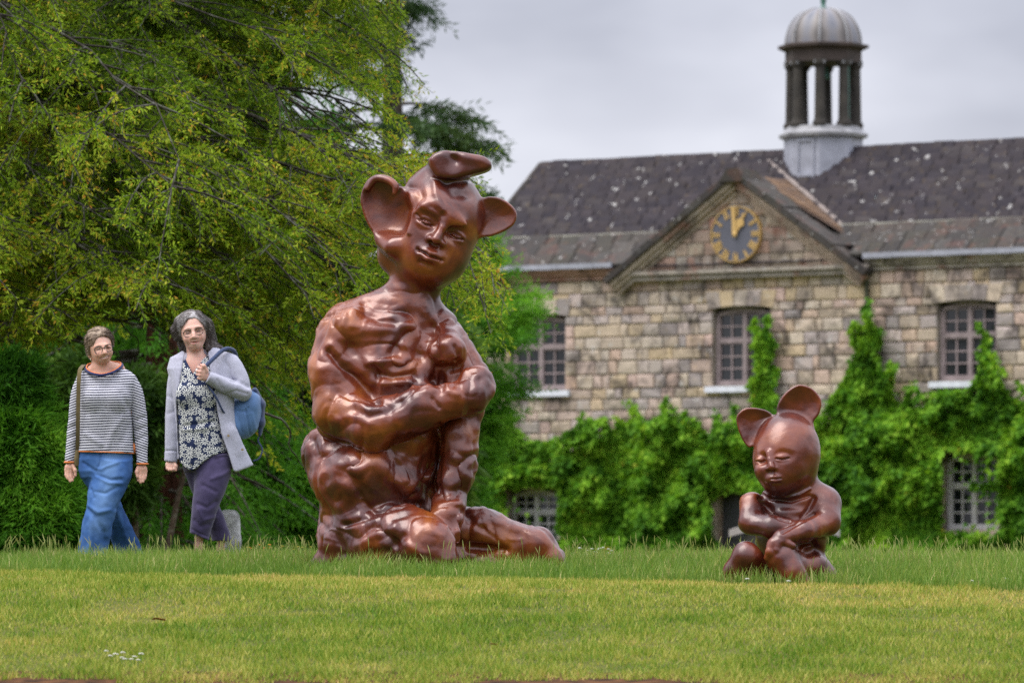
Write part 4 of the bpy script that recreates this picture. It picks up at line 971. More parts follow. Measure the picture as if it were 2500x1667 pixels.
def build_trees():
    rng = np.random.default_rng(5)
    dk = bark_mat('dark_bark', (.03, .024, .02), (.07, .055, .045), amt=.3)
    con = mat_leaf('conifer_needles', [(0, (.014, .04, .013)), (.4, (.034, .078, .022)), (.7, (.065, .12, .032)), (1, (.11, .16, .04))], .25, .6)
    con2 = mat_leaf('soft_conifer_leaves', [(0, (.025, .09, .010)), (.4, (.065, .20, .016)), (.7, (.13, .32, .026)), (1, (.22, .42, .04))], .4, .6, spec=.1)
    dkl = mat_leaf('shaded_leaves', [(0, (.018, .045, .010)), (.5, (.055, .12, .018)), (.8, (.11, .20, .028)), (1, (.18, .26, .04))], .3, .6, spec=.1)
    # tall conifer against the sky
    def kt(p):
        x, y = 1250+F*p[0]/p[1], HOR-F*p[2]/p[1]; return x < np.interp(y, [-200, 30, 140, 300, 350, 430, 520], [1090, 1120, 1158, 1210, 1255, 1255, 1230])
    conifer('tall_conifer', 'tall dark conifer rising behind the leafy tree against the sky', 962, 86, 1383, 13.5, lambda h: np.interp(h, [0, .5, .75, 1], [3.2, 2.9, 2.1, 1.1]), rng, con, dk, 90, 28, dict(twig=1.4, per=14, len=.17, wid=.034), lean=-.003, zmin=.28, droop=.42, keepf=kt, trunk_r=.42, clump=.8, up=.25)
    # feathery conifer between the large sculpture and the building
    conifer('feathery_conifer', 'feathery green conifer standing before the left end of the building', 1105, 72, 1383, 4.95, lambda h: np.interp(h, [0, .3, .5, .62, .75, .88, 1], [.35, .4, .75, 1.25, 1.2, .8, .25]), rng, con2, dk, 190, 40, dict(twig=.8, per=13, len=.10, wid=.022), zmin=.03, droop=.18, trunk_r=.12, clump=.5, up=.25)
    # redwood behind the two women
    Y = 55; X = (395-1250)/F*Y; zb = float(gz(np.array([X]), np.array([Y]))[0]); root = empty('redwood_tree', (X, Y, zb)); tag(root, 'redwood with fluted red-brown trunk behind the two women', 'tree')
    t = NT('redwood_bark'); p = t.objco(); mp = t.N('ShaderNodeMapping'); mp.inputs['Scale'].default_value = (9, 9, 1.1); t.L(p, mp.inputs[0]); n1 = t.noise(mp.outputs[0], 1.6, 6, .65)
    rb = t.done(t.bsdf(t.ramp(n1, [(.32, (.022, .010, .008)), (.5, (.07, .027, .018)), (.7, (.14, .062, .042))]), .95, spec=.1, bump=n1, bstr=1, bdist=.06))
    V = []; n, m = 48, 26
    for j in range(m):
        h = 13*(j/(m-1))**1.5-.1; r0 = .19+.26*math.exp(-h/.45)-.009*h
        for i in range(n):
            a = 2*math.pi*i/n; r = r0*(1+.10*math.sin(7*a+.6*math.sin(h))+.05*math.sin(13*a+h)); V.append((r*math.cos(a), r*math.sin(a), h))
    i, j = np.meshgrid(np.arange(n), np.arange(m-1)); a = (j*n+i).ravel(); b = (j*n+(i+1) % n).ravel()
    obj('trunk', np_mesh('trunk', np.array(V), [np.stack([a, b, b+n, a+n], 1)], [rb]), root)
    A, B, lines, rads = [], [], [], []
    for q in range(190):
        h = rng.uniform(.8, 7); az = R(rng.uniform(0, 360)); L = rng.uniform(.9, 2.3); d = np.array([math.cos(az), math.sin(az), 0]); tt = np.linspace(0, 1, 6); p = np.array([0, 0, h])+d*(.25+L*tt)[:, None]+np.array([0, 0, 1])*(L*(.1*tt-.62*tt**1.7))[:, None]; lines.append(p); rads.append(np.linspace(.025, .006, 6))
        for w in range(26):
            g = rng.uniform(.2, 1)*4.98; k = int(g); z = p[k]*(1-g+k)+p[k+1]*(g-k); e = unit(p[k+1]-p[k])+rng.normal(size=3)*.5+np.array([0, 0, -.5]); A.append(z); B.append(z+unit(e)*rng.uniform(.2, .5))
    obj('limbs', tubes_mesh('limbs', lines, rads, dk, 4), root)
    A, B = np.array(A), np.array(B); pos, dr, t_ = twig_leaves(A, B, 12, rng, .8, .004); k = len(pos)
    leaves_obj('crown', pos, dr, .09*(.7+.6*rng.random(k)), .022, np.clip(.40*np.repeat(np.clip(.5+.5*vnoise(B, .5), 0, 1), 12)+.35*rng.random(k), 0, 1), con2, root, rng)
    # soft conifer bushes low at the left
    leaf_mass('conifer_bush', 'soft bright green conifer bush at the left edge behind the striped sweater', 'bush', [(40, 1130, 120, 180, 0), (90, 1270, 110, 110, -20), (-60, 1200, 130, 190, 0), (10, 960, 110, 100, 20), (130, 1325, 70, 55, -30), (-150, 1300, 130, 130, 0)], 40.5, 56000, .09, .018, con2, rng, 20, stem=.05)
    leaf_mass('understorey_bush', 'shaded green bush between the right woman and the large sculpture', 'bush', [(600, 1120, 110, 110, 0), (700, 1200, 110, 110, 20), (560, 1260, 100, 110, 10), (780, 1290, 110, 100, 40), (660, 1320, 110, 70, 30), (840, 1150, 100, 140, 60)], 57, 26000, .12, .035, con2, rng, 660, stem=.05)
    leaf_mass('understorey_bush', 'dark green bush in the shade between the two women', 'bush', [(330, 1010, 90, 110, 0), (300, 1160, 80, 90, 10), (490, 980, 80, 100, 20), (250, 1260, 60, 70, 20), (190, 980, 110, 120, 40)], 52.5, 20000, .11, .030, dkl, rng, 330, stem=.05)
    # dense wood behind
    for i, (lab, blobs, Y, nn) in enumerate((
        ('dense dark tree closing the view behind the left edge', [(60, 250, 300, 330, 0), (-200, 700, 300, 420, 0), (120, 750, 260, 300, 30), (40, 1200, 300, 260, 30)], 62, 26000),
        ('dense dark tree closing the view behind the redwood', [(430, 200, 260, 260, 0), (380, 560, 300, 300, 20), (420, 950, 280, 300, 30), (430, 1260, 270, 200, 30)], 65, 26000),
        ('dense dark tree closing the view behind the large sculpture', [(690, 560, 200, 190, 0), (760, 830, 260, 260, 10), (930, 900, 220, 200, 0), (760, 1120, 260, 260, 20), (1000, 1150, 150, 220, 20), (880, 1300, 260, 130, 20)], 68, 30000))):
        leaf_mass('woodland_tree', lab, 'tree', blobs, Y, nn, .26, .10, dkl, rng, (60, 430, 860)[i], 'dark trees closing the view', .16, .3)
def build_unseen_woodland():
    """the trees on the other sides of the lawn, behind the camera: they stand in the reflections on the sculptures"""
    rng = np.random.default_rng(12); n = 26000; a = R(75)+R(210)*rng.random(n); lump = rng.integers(0, 46, n); rr = 62+10*rng.random(n)+4*np.sin(lump*1.7)
    ca = R(75)+R(210)*(lump+.5)/46; a = ca+rng.normal(size=n)*.045; h = (15+5*np.sin(lump*2.3)+3*np.cos(lump*5.1))*rng.random(n)**.8*(1-.5*np.abs(a-ca)/.12*rng.random(n)).clip(.3, 1)
    pos = np.stack([rr*np.sin(a), rr*np.cos(a)+6, h-1.5], 1); mat = mat_leaf('woodland_leaves', [(0, (.015, .035, .008)), (.6, (.05, .10, .018)), (1, (.10, .16, .03))], .2, .7, spec=.1)
    V, Q = leaf_mesh(pos, rng.normal(size=(n, 3))+np.array([0, 0, -.3]), 1.5, .9, rng); o = obj('unseen_woodland', np_mesh('unseen_woodland', V, [Q], [mat], False, {'rnd': np.repeat(rng.random(n), 4)})); tag(o, 'dark trees added out of view behind the camera', 'unseen_woodland', kind='stuff')
def vine_mass(name, label, poly, n, rng, mat, holes=(), thick=.55, YB=None):
    """climbing plant on the front of the building: leaves inside an outline given in picture pixels"""
    import itertools
    pl = np.array(poly, float); x0, y0 = pl.min(0); x1, y1 = pl.max(0); pts = []
    def inside(P_):
        c = np.zeros(len(P_), bool); m = len(pl)
        for i in range(m):
            a, b = pl[i], pl[(i+1) % m]; cond = ((a[1] > P_[:, 1]) != (b[1] > P_[:, 1])) & (P_[:, 0] < (b[0]-a[0])*(P_[:, 1]-a[1])/(b[1]-a[1]+1e-9)+a[0]); c ^= cond
        return c
    S = np.stack([rng.uniform(x0-20, x1+20, n*4), rng.uniform(y0-20, y1, n*4)], 1)
    wob = np.stack([vnoise(np.c_[S, 0*S[:, :1]], 26, 1.)*13+vnoise(np.c_[S, 0*S[:, :1]], 9, 1.)*6, vnoise(np.c_[S, 0*S[:, :1]], 26, 5.)*15+vnoise(np.c_[S, 0*S[:, :1]], 9, 6.)*7], 1)
    k = inside(S+wob)
    for hx0, hx1, hy0, hy1, pr in holes: k &= ~((S[:, 0]+wob[:, 0]*.4 > hx0) & (S[:, 0]+wob[:, 0]*.4 < hx1) & (S[:, 1]+wob[:, 1]*.4 > hy0) & (S[:, 1]+wob[:, 1]*.4 < hy1) & (rng.random(len(S)) < pr))
    S = S[k][:n]; ex = []
    for q in range(n//800 if n > 5000 else 2):          # loose shoots that stray beyond the mass
        a = S[rng.integers(len(S))].copy(); top = S[np.abs(S[:, 0]-a[0]) < 12]; a = top[np.argmin(top[:, 1])].copy(); d = np.array([rng.normal()*3.0, -4.5])
        for w in range(int(rng.integers(3, 9))):
            a = a+d+rng.normal(size=2)*2.0; d = d+rng.normal(size=2)*.9; d[1] = min(d[1], -.5)
            for j in range(5): ex.append(a+rng.normal(size=2)*4)
    S = np.concatenate([S, np.array(ex)]); m = len(S)
    q3 = np.stack([S[:, 0]/110, 0*S[:, 0], S[:, 1]/125], 1); bulge = np.clip(.45+.75*fbm(q3, .6, 2, 2.)+.3*vnoise(q3, .2, 4.), .05, 1.3)
    lay = rng.random(m)**.6; v = -.08-thick*bulge*lay-.12*np.clip((S[:, 1]-1050)/350, 0, 1)
    uz = [FU(a, b, c) for (a, b), c in zip(S, v)]; u = np.array([q[0] for q in uz]); z = np.array([q[1] for q in uz])
    root = empty(name, (X0, D0, 0), -TH); tag(root, label, 'vine')
    dr = np.stack([rng.normal(size=m)*.6, -.5-.4*rng.random(m), -.75+rng.normal(size=m)*.45], 1)
    rnd = np.clip(.30+.25*vnoise(q3, .35, 9.)+.45*(rng.random(m)-.25)+.30*(rng.random(m) < .02), 0, 1)
    leaves_obj('foliage', np.stack([u, v, z], 1), dr, .14*(.6+.8*rng.random(m)), .10*(.7+.6*rng.random(m)), rnd, mat, root, rng)
    L_, R_ = [], []
    for i in range(14):
        a = rng.choice(m); uu = u[a]; zt = z[a]; zz = np.linspace(GZB, zt, 8); L_.append(np.stack([uu+np.cumsum(rng.normal(size=8)*.06), np.full(8, -.07), zz], 1)); R_.append(np.linspace(.03, .008, 8))
    obj('stems', tubes_mesh('stems', L_, R_, bark_mat('vine_bark', (.07, .05, .035), (.13, .09, .06), amt=.1), 5), root)
def build_vines():
    rng = np.random.default_rng(31)
    mat = mat_leaf('vine_leaves', [(0, (.028, .095, .010)), (.3, (.09, .24, .018)), (.6, (.20, .40, .028)), (.88, (.34, .52, .045)), (1, (.45, .34, .05))], .35, .6, spec=.12)
    vine_mass('climbing_vine', 'dense green vine covering the lower wall left of the doorway', [(1080, 1050), (1178, 1040), (1250, 1037), (1286, 1066), (1340, 1066), (1400, 1043), (1460, 1057), (1520, 1037), (1595, 1013), (1655, 1016), (1700, 1037), (1735, 1052), (1790, 1028), (1800, 1190), (1745, 1200), (1742, 1410), (1080, 1410)], 21000, rng, mat, [(1236, 1366, 1184, 1315, .99)])
    vine_mass('climbing_vine', 'dense green vine covering the lower wall right of the doorway', [(1790, 1030), (1950, 1040), (2006, 1028), (2039, 957), (2077, 914), (2086, 853), (2092, 773), (2119, 796), (2152, 839), (2160, 870), (2171, 929), (2190, 980), (2228, 985), (2265, 971), (2303, 952), (2369, 943), (2393, 862), (2407, 834), (2435, 848), (2450, 943), (2500, 976), (2620, 960), (2640, 1420), (1880, 1420), (1880, 1200), (1790, 1195)], 26000, rng, mat, [(2302, 2375, 1095, 1295, .99), (2375, 2440, 1105, 1175, .85), (2375, 2440, 1190, 1295, .95)])
    vine_mass('climbing_vine', 'narrow column of green vine climbing over the middle window', [(1848, 830), (1858, 802), (1876, 806), (1888, 850), (1886, 900), (1892, 960), (1880, 1045), (1825, 1045), (1842, 985), (1848, 900)], 2600, rng, mat, thick=.3)
build_spreading_tree(); build_trees(); build_vines(); build_unseen_woodland()
# ------------------------------------------------------------------ the two bronze-brown sculptures
def bronze_mat():
    t = NT('brown_patina'); p = t.objco(); g = t.N('ShaderNodeNewGeometry')
    n1 = t.noise(p, 2.6, 4, .55, .8); n2 = t.noise(p, 9, 5, .6); c = t.ramp(n1, [(.30, (.032, .0055, .004)), (.44, (.088, .013, .006)), (.56, (.185, .034, .008)), (.72, (.32, .090, .012))])
    c = t.mix(t.math('MULTIPLY', t.ramp(n2, [(.42, (0, 0, 0)), (.75, (1, 1, 1))]), .45), c, (.10, .026, .022))
    # fine dark pits and dust specks, thickest where rain settles on top
    sp = t.N('ShaderNodeTexVoronoi'); sp.inputs['Scale'].default_value = 75; t.L(p, sp.inputs['Vector'])
    nz = t.N('ShaderNodeSeparateXYZ'); t.L(g.outputs['Normal'], nz.inputs[0]); top = t.math('MULTIPLY_ADD', nz.outputs[2], .9, -.15, clamp=True)
    sn = t.noise(p, 14, 3, .6); thr = t.math('MULTIPLY', t.math('MULTIPLY', top, t.math('MULTIPLY_ADD', sn, 2.2, -.65, clamp=True)), .36)
    spk = t.math('LESS_THAN', sp.outputs['Distance'], thr); c = t.mix(t.math('MULTIPLY', spk, .8), c, (.03, .014, .016))
    rg = t.ramp(t.noise(p, 6, 4, .6), [(.3, (.25, .25, .25)), (.7, (.42, .42, .42))])
    b = t.N('ShaderNodeBsdfPrincipled'); t.L(c, b.inputs['Base Color']); t.L(rg, b.inputs['Roughness']); b.inputs['Metallic'].default_value = .12; b.inputs['Specular IOR Level'].default_value = .7
    b.inputs['Coat Weight'].default_value = .3; b.inputs['Coat Roughness'].default_value = .22
    bp = t.N('ShaderNodeBump'); bp.inputs['Strength'].default_value = .22; bp.inputs['Distance'].default_value = .006; t.L(t.noise(p, 45, 4, .6), bp.inputs['Height']); t.L(bp.outputs[0], b.inputs['Normal'])
    return t.done(b.outputs[0])
M_BRONZE = bronze_mat()
def lumps(f, amp, wl, off=0., mask=None):
    a = amp*fbm(f.V, wl, 2, off)
    if mask is not None: a = a*mask
    f.push(a); f.normals()
def ridges(f, amp, wl, off=0., mask=None):
    """soft-edged folds: sharp ridges between smooth hollows, like pinched wax"""
    q = f.V+np.stack([vnoise(f.V, 90, off+i*3.)*22 for i in range(3)], 1); n = 1-np.abs(vnoise(q*np.array([1.1, 1, .85]), wl, off)); a = amp*(n**2.2-.4)
    if mask is not None: a = a*mask
    f.push(a); f.normals()
def billow(f, amp, wl, off=0., mask=None):
    """rounded lumps with pinched creases between them"""
    q = f.V+np.stack([vnoise(f.V, 80, off+i*5.)*26 for i in range(3)], 1); a = amp*(np.minimum(np.abs(vnoise(q, wl, off))*2.2, 1)**.7-.62)
    if mask is not None: a = a*mask
    f.push(a); f.normals()
def build_large():
    Y0 = 32.4; s = Field((715, 1385), (-300, 215), (355, 1420), 3.4, 4.6, [(355, 720, 2.3), (720, 1420, 3.6)])
    E, C = s.ell, s.chain
    # torso and seat
    E((925, 35, 1275), (145, 140, 120), k=30); E((915, 10, 1165), (155, 140, 105), k=40); E((805, 60, 1110), (68, 85, 85), k=30)
    E((945, 30, 930), (158, 120, 165), k=40); E((935, 30, 805), (132, 92, 78), k=40); E((835, 60, 1320), (48, 100, 80), k=25); E((960, 0, 1060), (125, 115, 90), k=30)
    C([(1020, 20, 650), (1005, 28, 720), (985, 32, 790)], [56, 62, 88], k=22)
    C([(1000, 25, 730), (900, 25, 765), (835, 20, 800)], [50, 52, 58], k=26); C([(1020, 25, 740), (1075, 30, 800)], [44, 52], k=24)
    E((1085, -5, 860), (55, 75, 65), k=26); E((1098, -70, 862), (38, 34, 38), k=16)
    # folded arm across the front
    C([(842, 5, 812), (818, -15, 900), (830, -45, 1005)], [66, 60, 64], k=22, kk=20)
    C([(830, -45, 1005), (915, -105, 1036), (1030, -135, 1004), (1108, -130, 984)], [64, 60, 50, 40], k=9, kk=16)
    C([(1100, -130, 984), (1150, -118, 968), (1178, -95, 948)], [38, 38, 30], k=14, kk=10); E((1160, -100, 935), (42, 36, 34), rotm(rz=-30), k=12)
    C([(1128, -135, 962), (1168, -130, 925)], [12, 11], k=9); C([(1145, -140, 975), (1185, -128, 940)], [12, 11], k=9); C([(1160, -138, 988), (1196, -118, 955)], [12, 11], k=9)
    E((1070, 40, 1130), (60, 70, 130), k=30)
    # arm hanging down to the ground
    C([(1085, 20, 815), (1130, -15, 905), (1130, -45, 1000), (1120, -60, 1060), (1122, -62, 1110), (1106, -80, 1180), (1098, -95, 1232)], [54, 50, 47, 45, 46, 38, 34], k=12, kk=14)
    C([(1098, -95, 1230), (1092, -120, 1275), (1100, -140, 1310)], [36, 40, 30], k=12, kk=10)
    for q in range(4): C([(1068+q*17, -140, 1262), (1066+q*18, -160, 1298), (1068+q*18, -162, 1325)], [13, 12, 9], k=7)
    # near knee and the lying leg
    C([(870, -10, 1315), (980, -115, 1312), (1058, -185, 1332), (1082, -198, 1362)], [86, 78, 60, 46], k=12, kk=20); C([(1070, -170, 1375), (930, -110, 1400), (820, 0, 1400)], [40, 52, 60], k=20)
    C([(1075, 25, 1285), (1172, 8, 1290), (1250, -2, 1328), (1306, -6, 1346), (1342, -12, 1372), (1360, -20, 1396)], [66, 53, 51, 52, 40, 26], k=14, kk=10); C([(1120, 0, 1360), (1210, -10, 1380), (1300, -14, 1392)], [34, 34, 30], k=16)
    # ---- head, tilted to the right
    def H(a, b, d): return (1080+a*.915-b*.40, d, 562+a*.40+b*.915)
    rt = rotm(rz=23.6)
    E(H(-18, -30, 25), (108, 125, 112), rt, k=20); E(H(-8, 55, 8), (99, 100, 92), rt, k=30); E(H(-82, 85, 45), (50, 60, 62), rt, k=26); E(H(2, 96, -38), (56, 46, 40), rt, k=26)
    E(H(-40, -105, 20), (62, 70, 46), rt, k=24)
    # big left ear: back plate, rolled rim, hollow
    E((966, -46, 520), (40, 56, 62), rotm(rz=-6), k=16, op='s'); s.poly([(966, 454), (946, 436), (916, 429), (893, 446), (880, 484), (888, 526), (906, 562), (934, 592), (975, 606), (1000, 575), (1000, 515), (986, 462)], 18, 9, 14, cup=22, rnd=7)
    ln = smoothline([(964, -44, 476), (966, -40, 458), (948, -30, 443), (918, -18, 438), (898, -12, 462)], 4); C(ln, list(np.interp(np.linspace(0, 1, len(ln)), [0, .2, .6, 1], [5, 9, 11, 6])), k=10, kk=.4)
    C([(935, -8, 590), (960, -40, 606)], [17, 24], k=24)
    # right ear
    s.poly([(1160, 492), (1192, 480), (1220, 483), (1247, 499), (1262, 521), (1256, 546), (1238, 561), (1212, 573), (1190, 578), (1160, 572)], 16, 9, 12, cup=11, rnd=7)
    # folded third ear on the crown
    C([(1070, 0, 424), (1042, 20, 462)], [30, 48], k=24)
    s.poly([(1047, 394), (1062, 380), (1088, 373), (1120, 376), (1150, 381), (1182, 388), (1200, 404), (1195, 419), (1166, 430), (1135, 437), (1105, 447), (1080, 445), (1060, 430), (1050, 412)], -40, 42, 12, rnd=13); E((1172, -92, 446), (34, 40, 16), rotm(rz=-16), k=10, op='s'); E((1112, -104, 400), (17, 26, 24), rotm(rz=25), k=18, op='s')
    # ---- face
    def fr(a, b): p = H(a, b, 0); return s.front(p[0], p[2])
    E(H(0, -28, fr(0, -28)+8), (54, 5, 11), rt, k=26)                                   # brow
    for a in (-41, 40): d = fr(a, 2); E(H(a, -1, d-5), (28, 10, 15), rt, k=22, op='s'); E(H(a, 5, d+14), (21, 15, 15), rt, k=9)
    nb = fr(0, -14); nd = fr(0, 34); C([H(2, -30, nb+9), H(2, 0, nb-1), H(0, 24, nd-14), H(-1, 33, nd-18)], [8, 7.5, 10.5, 12], k=12)
    for q in (-15, 15): E(H(q, 36, nd-6), (10, 12, 9), rt, k=8)
    for q in (-9, 9): E(H(q, 46, nd-12), (6.5, 11, 7), rt, k=4, op='s')
    E(H(0, 50, fr(0, 52)-9), (9, 12, 5), rt, k=8, op='s'); md = fr(0, 70); E(H(0, 72, md+14), (40, 26, 26), rt, k=14); md = fr(0, 72)
    C([H(-29, 71, md+12), H(-11, 67, md-1), H(0, 69, md-3), H(11, 67, md-1), H(29, 71, md+12)], [3.5, 6, 6.5, 6, 3.5], k=6); C([H(-22, 80, md+9), H(0, 83, md-3), H(22, 80, md+9)], [4, 8.5, 4], k=6)
    s.mesh(); V = s.V
    below = np.clip((V[:, 2]-690)/70, 0, 1); arm = np.maximum(np.exp(-((V[:, 2]-1010)/75)**2), np.exp(-((V[:, 0]-810)/50)**2)*np.exp(-((V[:, 2]-900)/110)**2))
    lumps(s, 9, 110, 1., below); ridges(s, 5.5, 105, 12., below*(1-.3*arm)); billow(s, 12.5, 84, 14., below*(1-.65*arm)); billow(s, 4.0, 58, 24., below*(1-.6*arm)); ridges(s, 2.6, 42, 7., below*(1-.3*arm)); lumps(s, 1.0, 26, 3., np.clip(below+.2, 0, 1))
    def st(p, w, a, **k): s.stroke(p, w*1.15, a*.72, **k)
    # creases and folds seen in the photograph
    st([(806, 862), (850, 905), (880, 935), (905, 965), (925, 984)], 9, -22); st([(812, 850), (830, 880)], 12, 8)
    st([(890, 742), (896, 770), (930, 788), (965, 795)], 9, -9); st([(860, 800), (930, 806), (995, 796)], 11, 9); st([(789, 776), (820, 768), (850, 770)], 6, -8); st([(845, 772), (838, 800), (846, 830)], 7, 7)
    st([(905, 890), (960, 884), (985, 892)], 9, 13); st([(925, 915), (960, 925), (1010, 915), (1020, 935)], 8, -13); st([(935, 940), (990, 935), (1050, 945)], 9, 12); st([(915, 900), (925, 930), (915, 960)], 7, -10)
    st([(1058, 800), (1062, 840), (1072, 880)], 9, -12); st([(1076, 896), (1100, 903), (1118, 890)], 7, -22); st([(1112, 850), (1124, 880), (1120, 915), (1110, 945)], 6, -9); st([(1085, 845), (1105, 835), (1125, 850)], 9, 8); st([(1060, 930), (1080, 955), (1075, 905)], 9, -12)
    st([(1010, 800), (1030, 840), (1050, 870)], 10, 6); st([(980, 860), (1030, 870)], 12, -7)
    st([(870, 1005), (905, 1022), (950, 1010), (980, 990)], 9, -8); st([(876, 985), (900, 1005), (930, 1004)], 8, 7); st([(1060, 980), (1075, 1000)], 5, -7); st([(1045, 960), (1075, 955), (1120, 968)], 8, 6)
    st([(1076, 1046), (1074, 1090), (1070, 1140), (1066, 1200)], 6, -20); st([(1060, 1090), (1058, 1140), (1046, 1170)], 9, 9); st([(1040, 1120), (1035, 1165), (1050, 1200), (1045, 1230)], 7, -9); st([(1068, 1160), (1058, 1190)], 7, -9)
    st([(830, 1135), (870, 1150), (905, 1140)], 13, 7); st([(930, 1130), (960, 1165), (1010, 1195), (1030, 1225)], 15, 8); st([(850, 1165), (890, 1195), (880, 1225)], 15, -8); st([(790, 1120), (800, 1170)], 12, -6); st([(940, 1180), (975, 1215)], 13, -6); st([(780, 1215), (830, 1240)], 12, 6); st([(990, 1105), (1030, 1150)], 12, -6)
    st([(845, 1282), (900, 1262), (960, 1240), (1000, 1228), (1030, 1230)], 6, -14); st([(880, 1330), (930, 1300), (970, 1290)], 9, 7); st([(905, 1350), (955, 1345), (990, 1310)], 9, -8); st([(1000, 1330), (1040, 1360)], 10, 7)
    st([(1112, 1120), (1130, 1160), (1112, 1190)], 9, 7); st([(1100, 1200), (1120, 1195), (1135, 1200)], 6, -6); st([(1075, 1235), (1100, 1225), (1130, 1235)], 8, 6)
    st([(1135, 1250), (1150, 1275), (1180, 1290)], 9, -8); st([(1180, 1245), (1215, 1275), (1290, 1300)], 9, 7); st([(1150, 1335), (1200, 1338), (1235, 1342)], 8, -14); st([(1178, 1002), (1168, 1050)], 8, 5)
    st([(748, 1068), (765, 1075), (775, 1110)], 8, -9); st([(800, 1290), (830, 1310), (840, 1350)], 9, -9)
    st = s.stroke; st([(1098, 380), (1112, 398)], 9, -5, dmax=-20); st([(1135, 392), (1180, 400)], 12, 3, dmax=-20); st([(1060, 440), (1090, 452), (1130, 446), (1160, 436)], 5, -6)
    # head: cheek edge towards the ear, brow hollows, lids, lips
    st([(1002, 470), (1006, 520), (1000, 575)], 5, 5); st([(1000, 458), (1022, 462), (1030, 485), (1008, 512)], 9, -7); st([(1054, 512), (1072, 524), (1080, 532)], 8, -3.5); st([(1062, 440), (1066, 480), (1080, 520)], 9, 5); st([(1090, 455), (1110, 480), (1145, 480)], 14, -6)
    def h2(a, b): p = H(a, b, 0); return (p[0], p[2])
    for a in (-41, 40):
        st([h2(a-20, 4), h2(a-8, -2.5), h2(a+8, -1.5), h2(a+19, 5)], 2.6, -7.5); st([h2(a-15, 7), h2(a, 10.5), h2(a+16, 7)], 2.2, -6.0); st([h2(a-9, 4), h2(a+8, 4)], 2.2, 1.5)
        st([h2(a-3, -1), h2(a-3, 4)], 2, -3)
    st([h2(-70, -6), h2(-62, -2), h2(-52, 2)], 2.5, -5)
    st([h2(-33, 73), h2(-12, 74.5), h2(0, 76), h2(12, 74.5), h2(34, 73)], 2.4, -9); st([h2(-34, 70), h2(-30, 76)], 4, -4); st([h2(33, 70), h2(32, 77)], 4, -4); st([h2(-14, 97), h2(14, 97)], 6, -5)
    s.normals(); s.smooth(1, .2)
    base = P(1010, 1391, Y0); root = empty('large_sculpture', tuple(base)); tag(root, 'huge glossy brown kneeling figure with three ears and folded arm', 'sculpture')
    s.out('figure', Y0, [M_BRONZE], root, base=base)
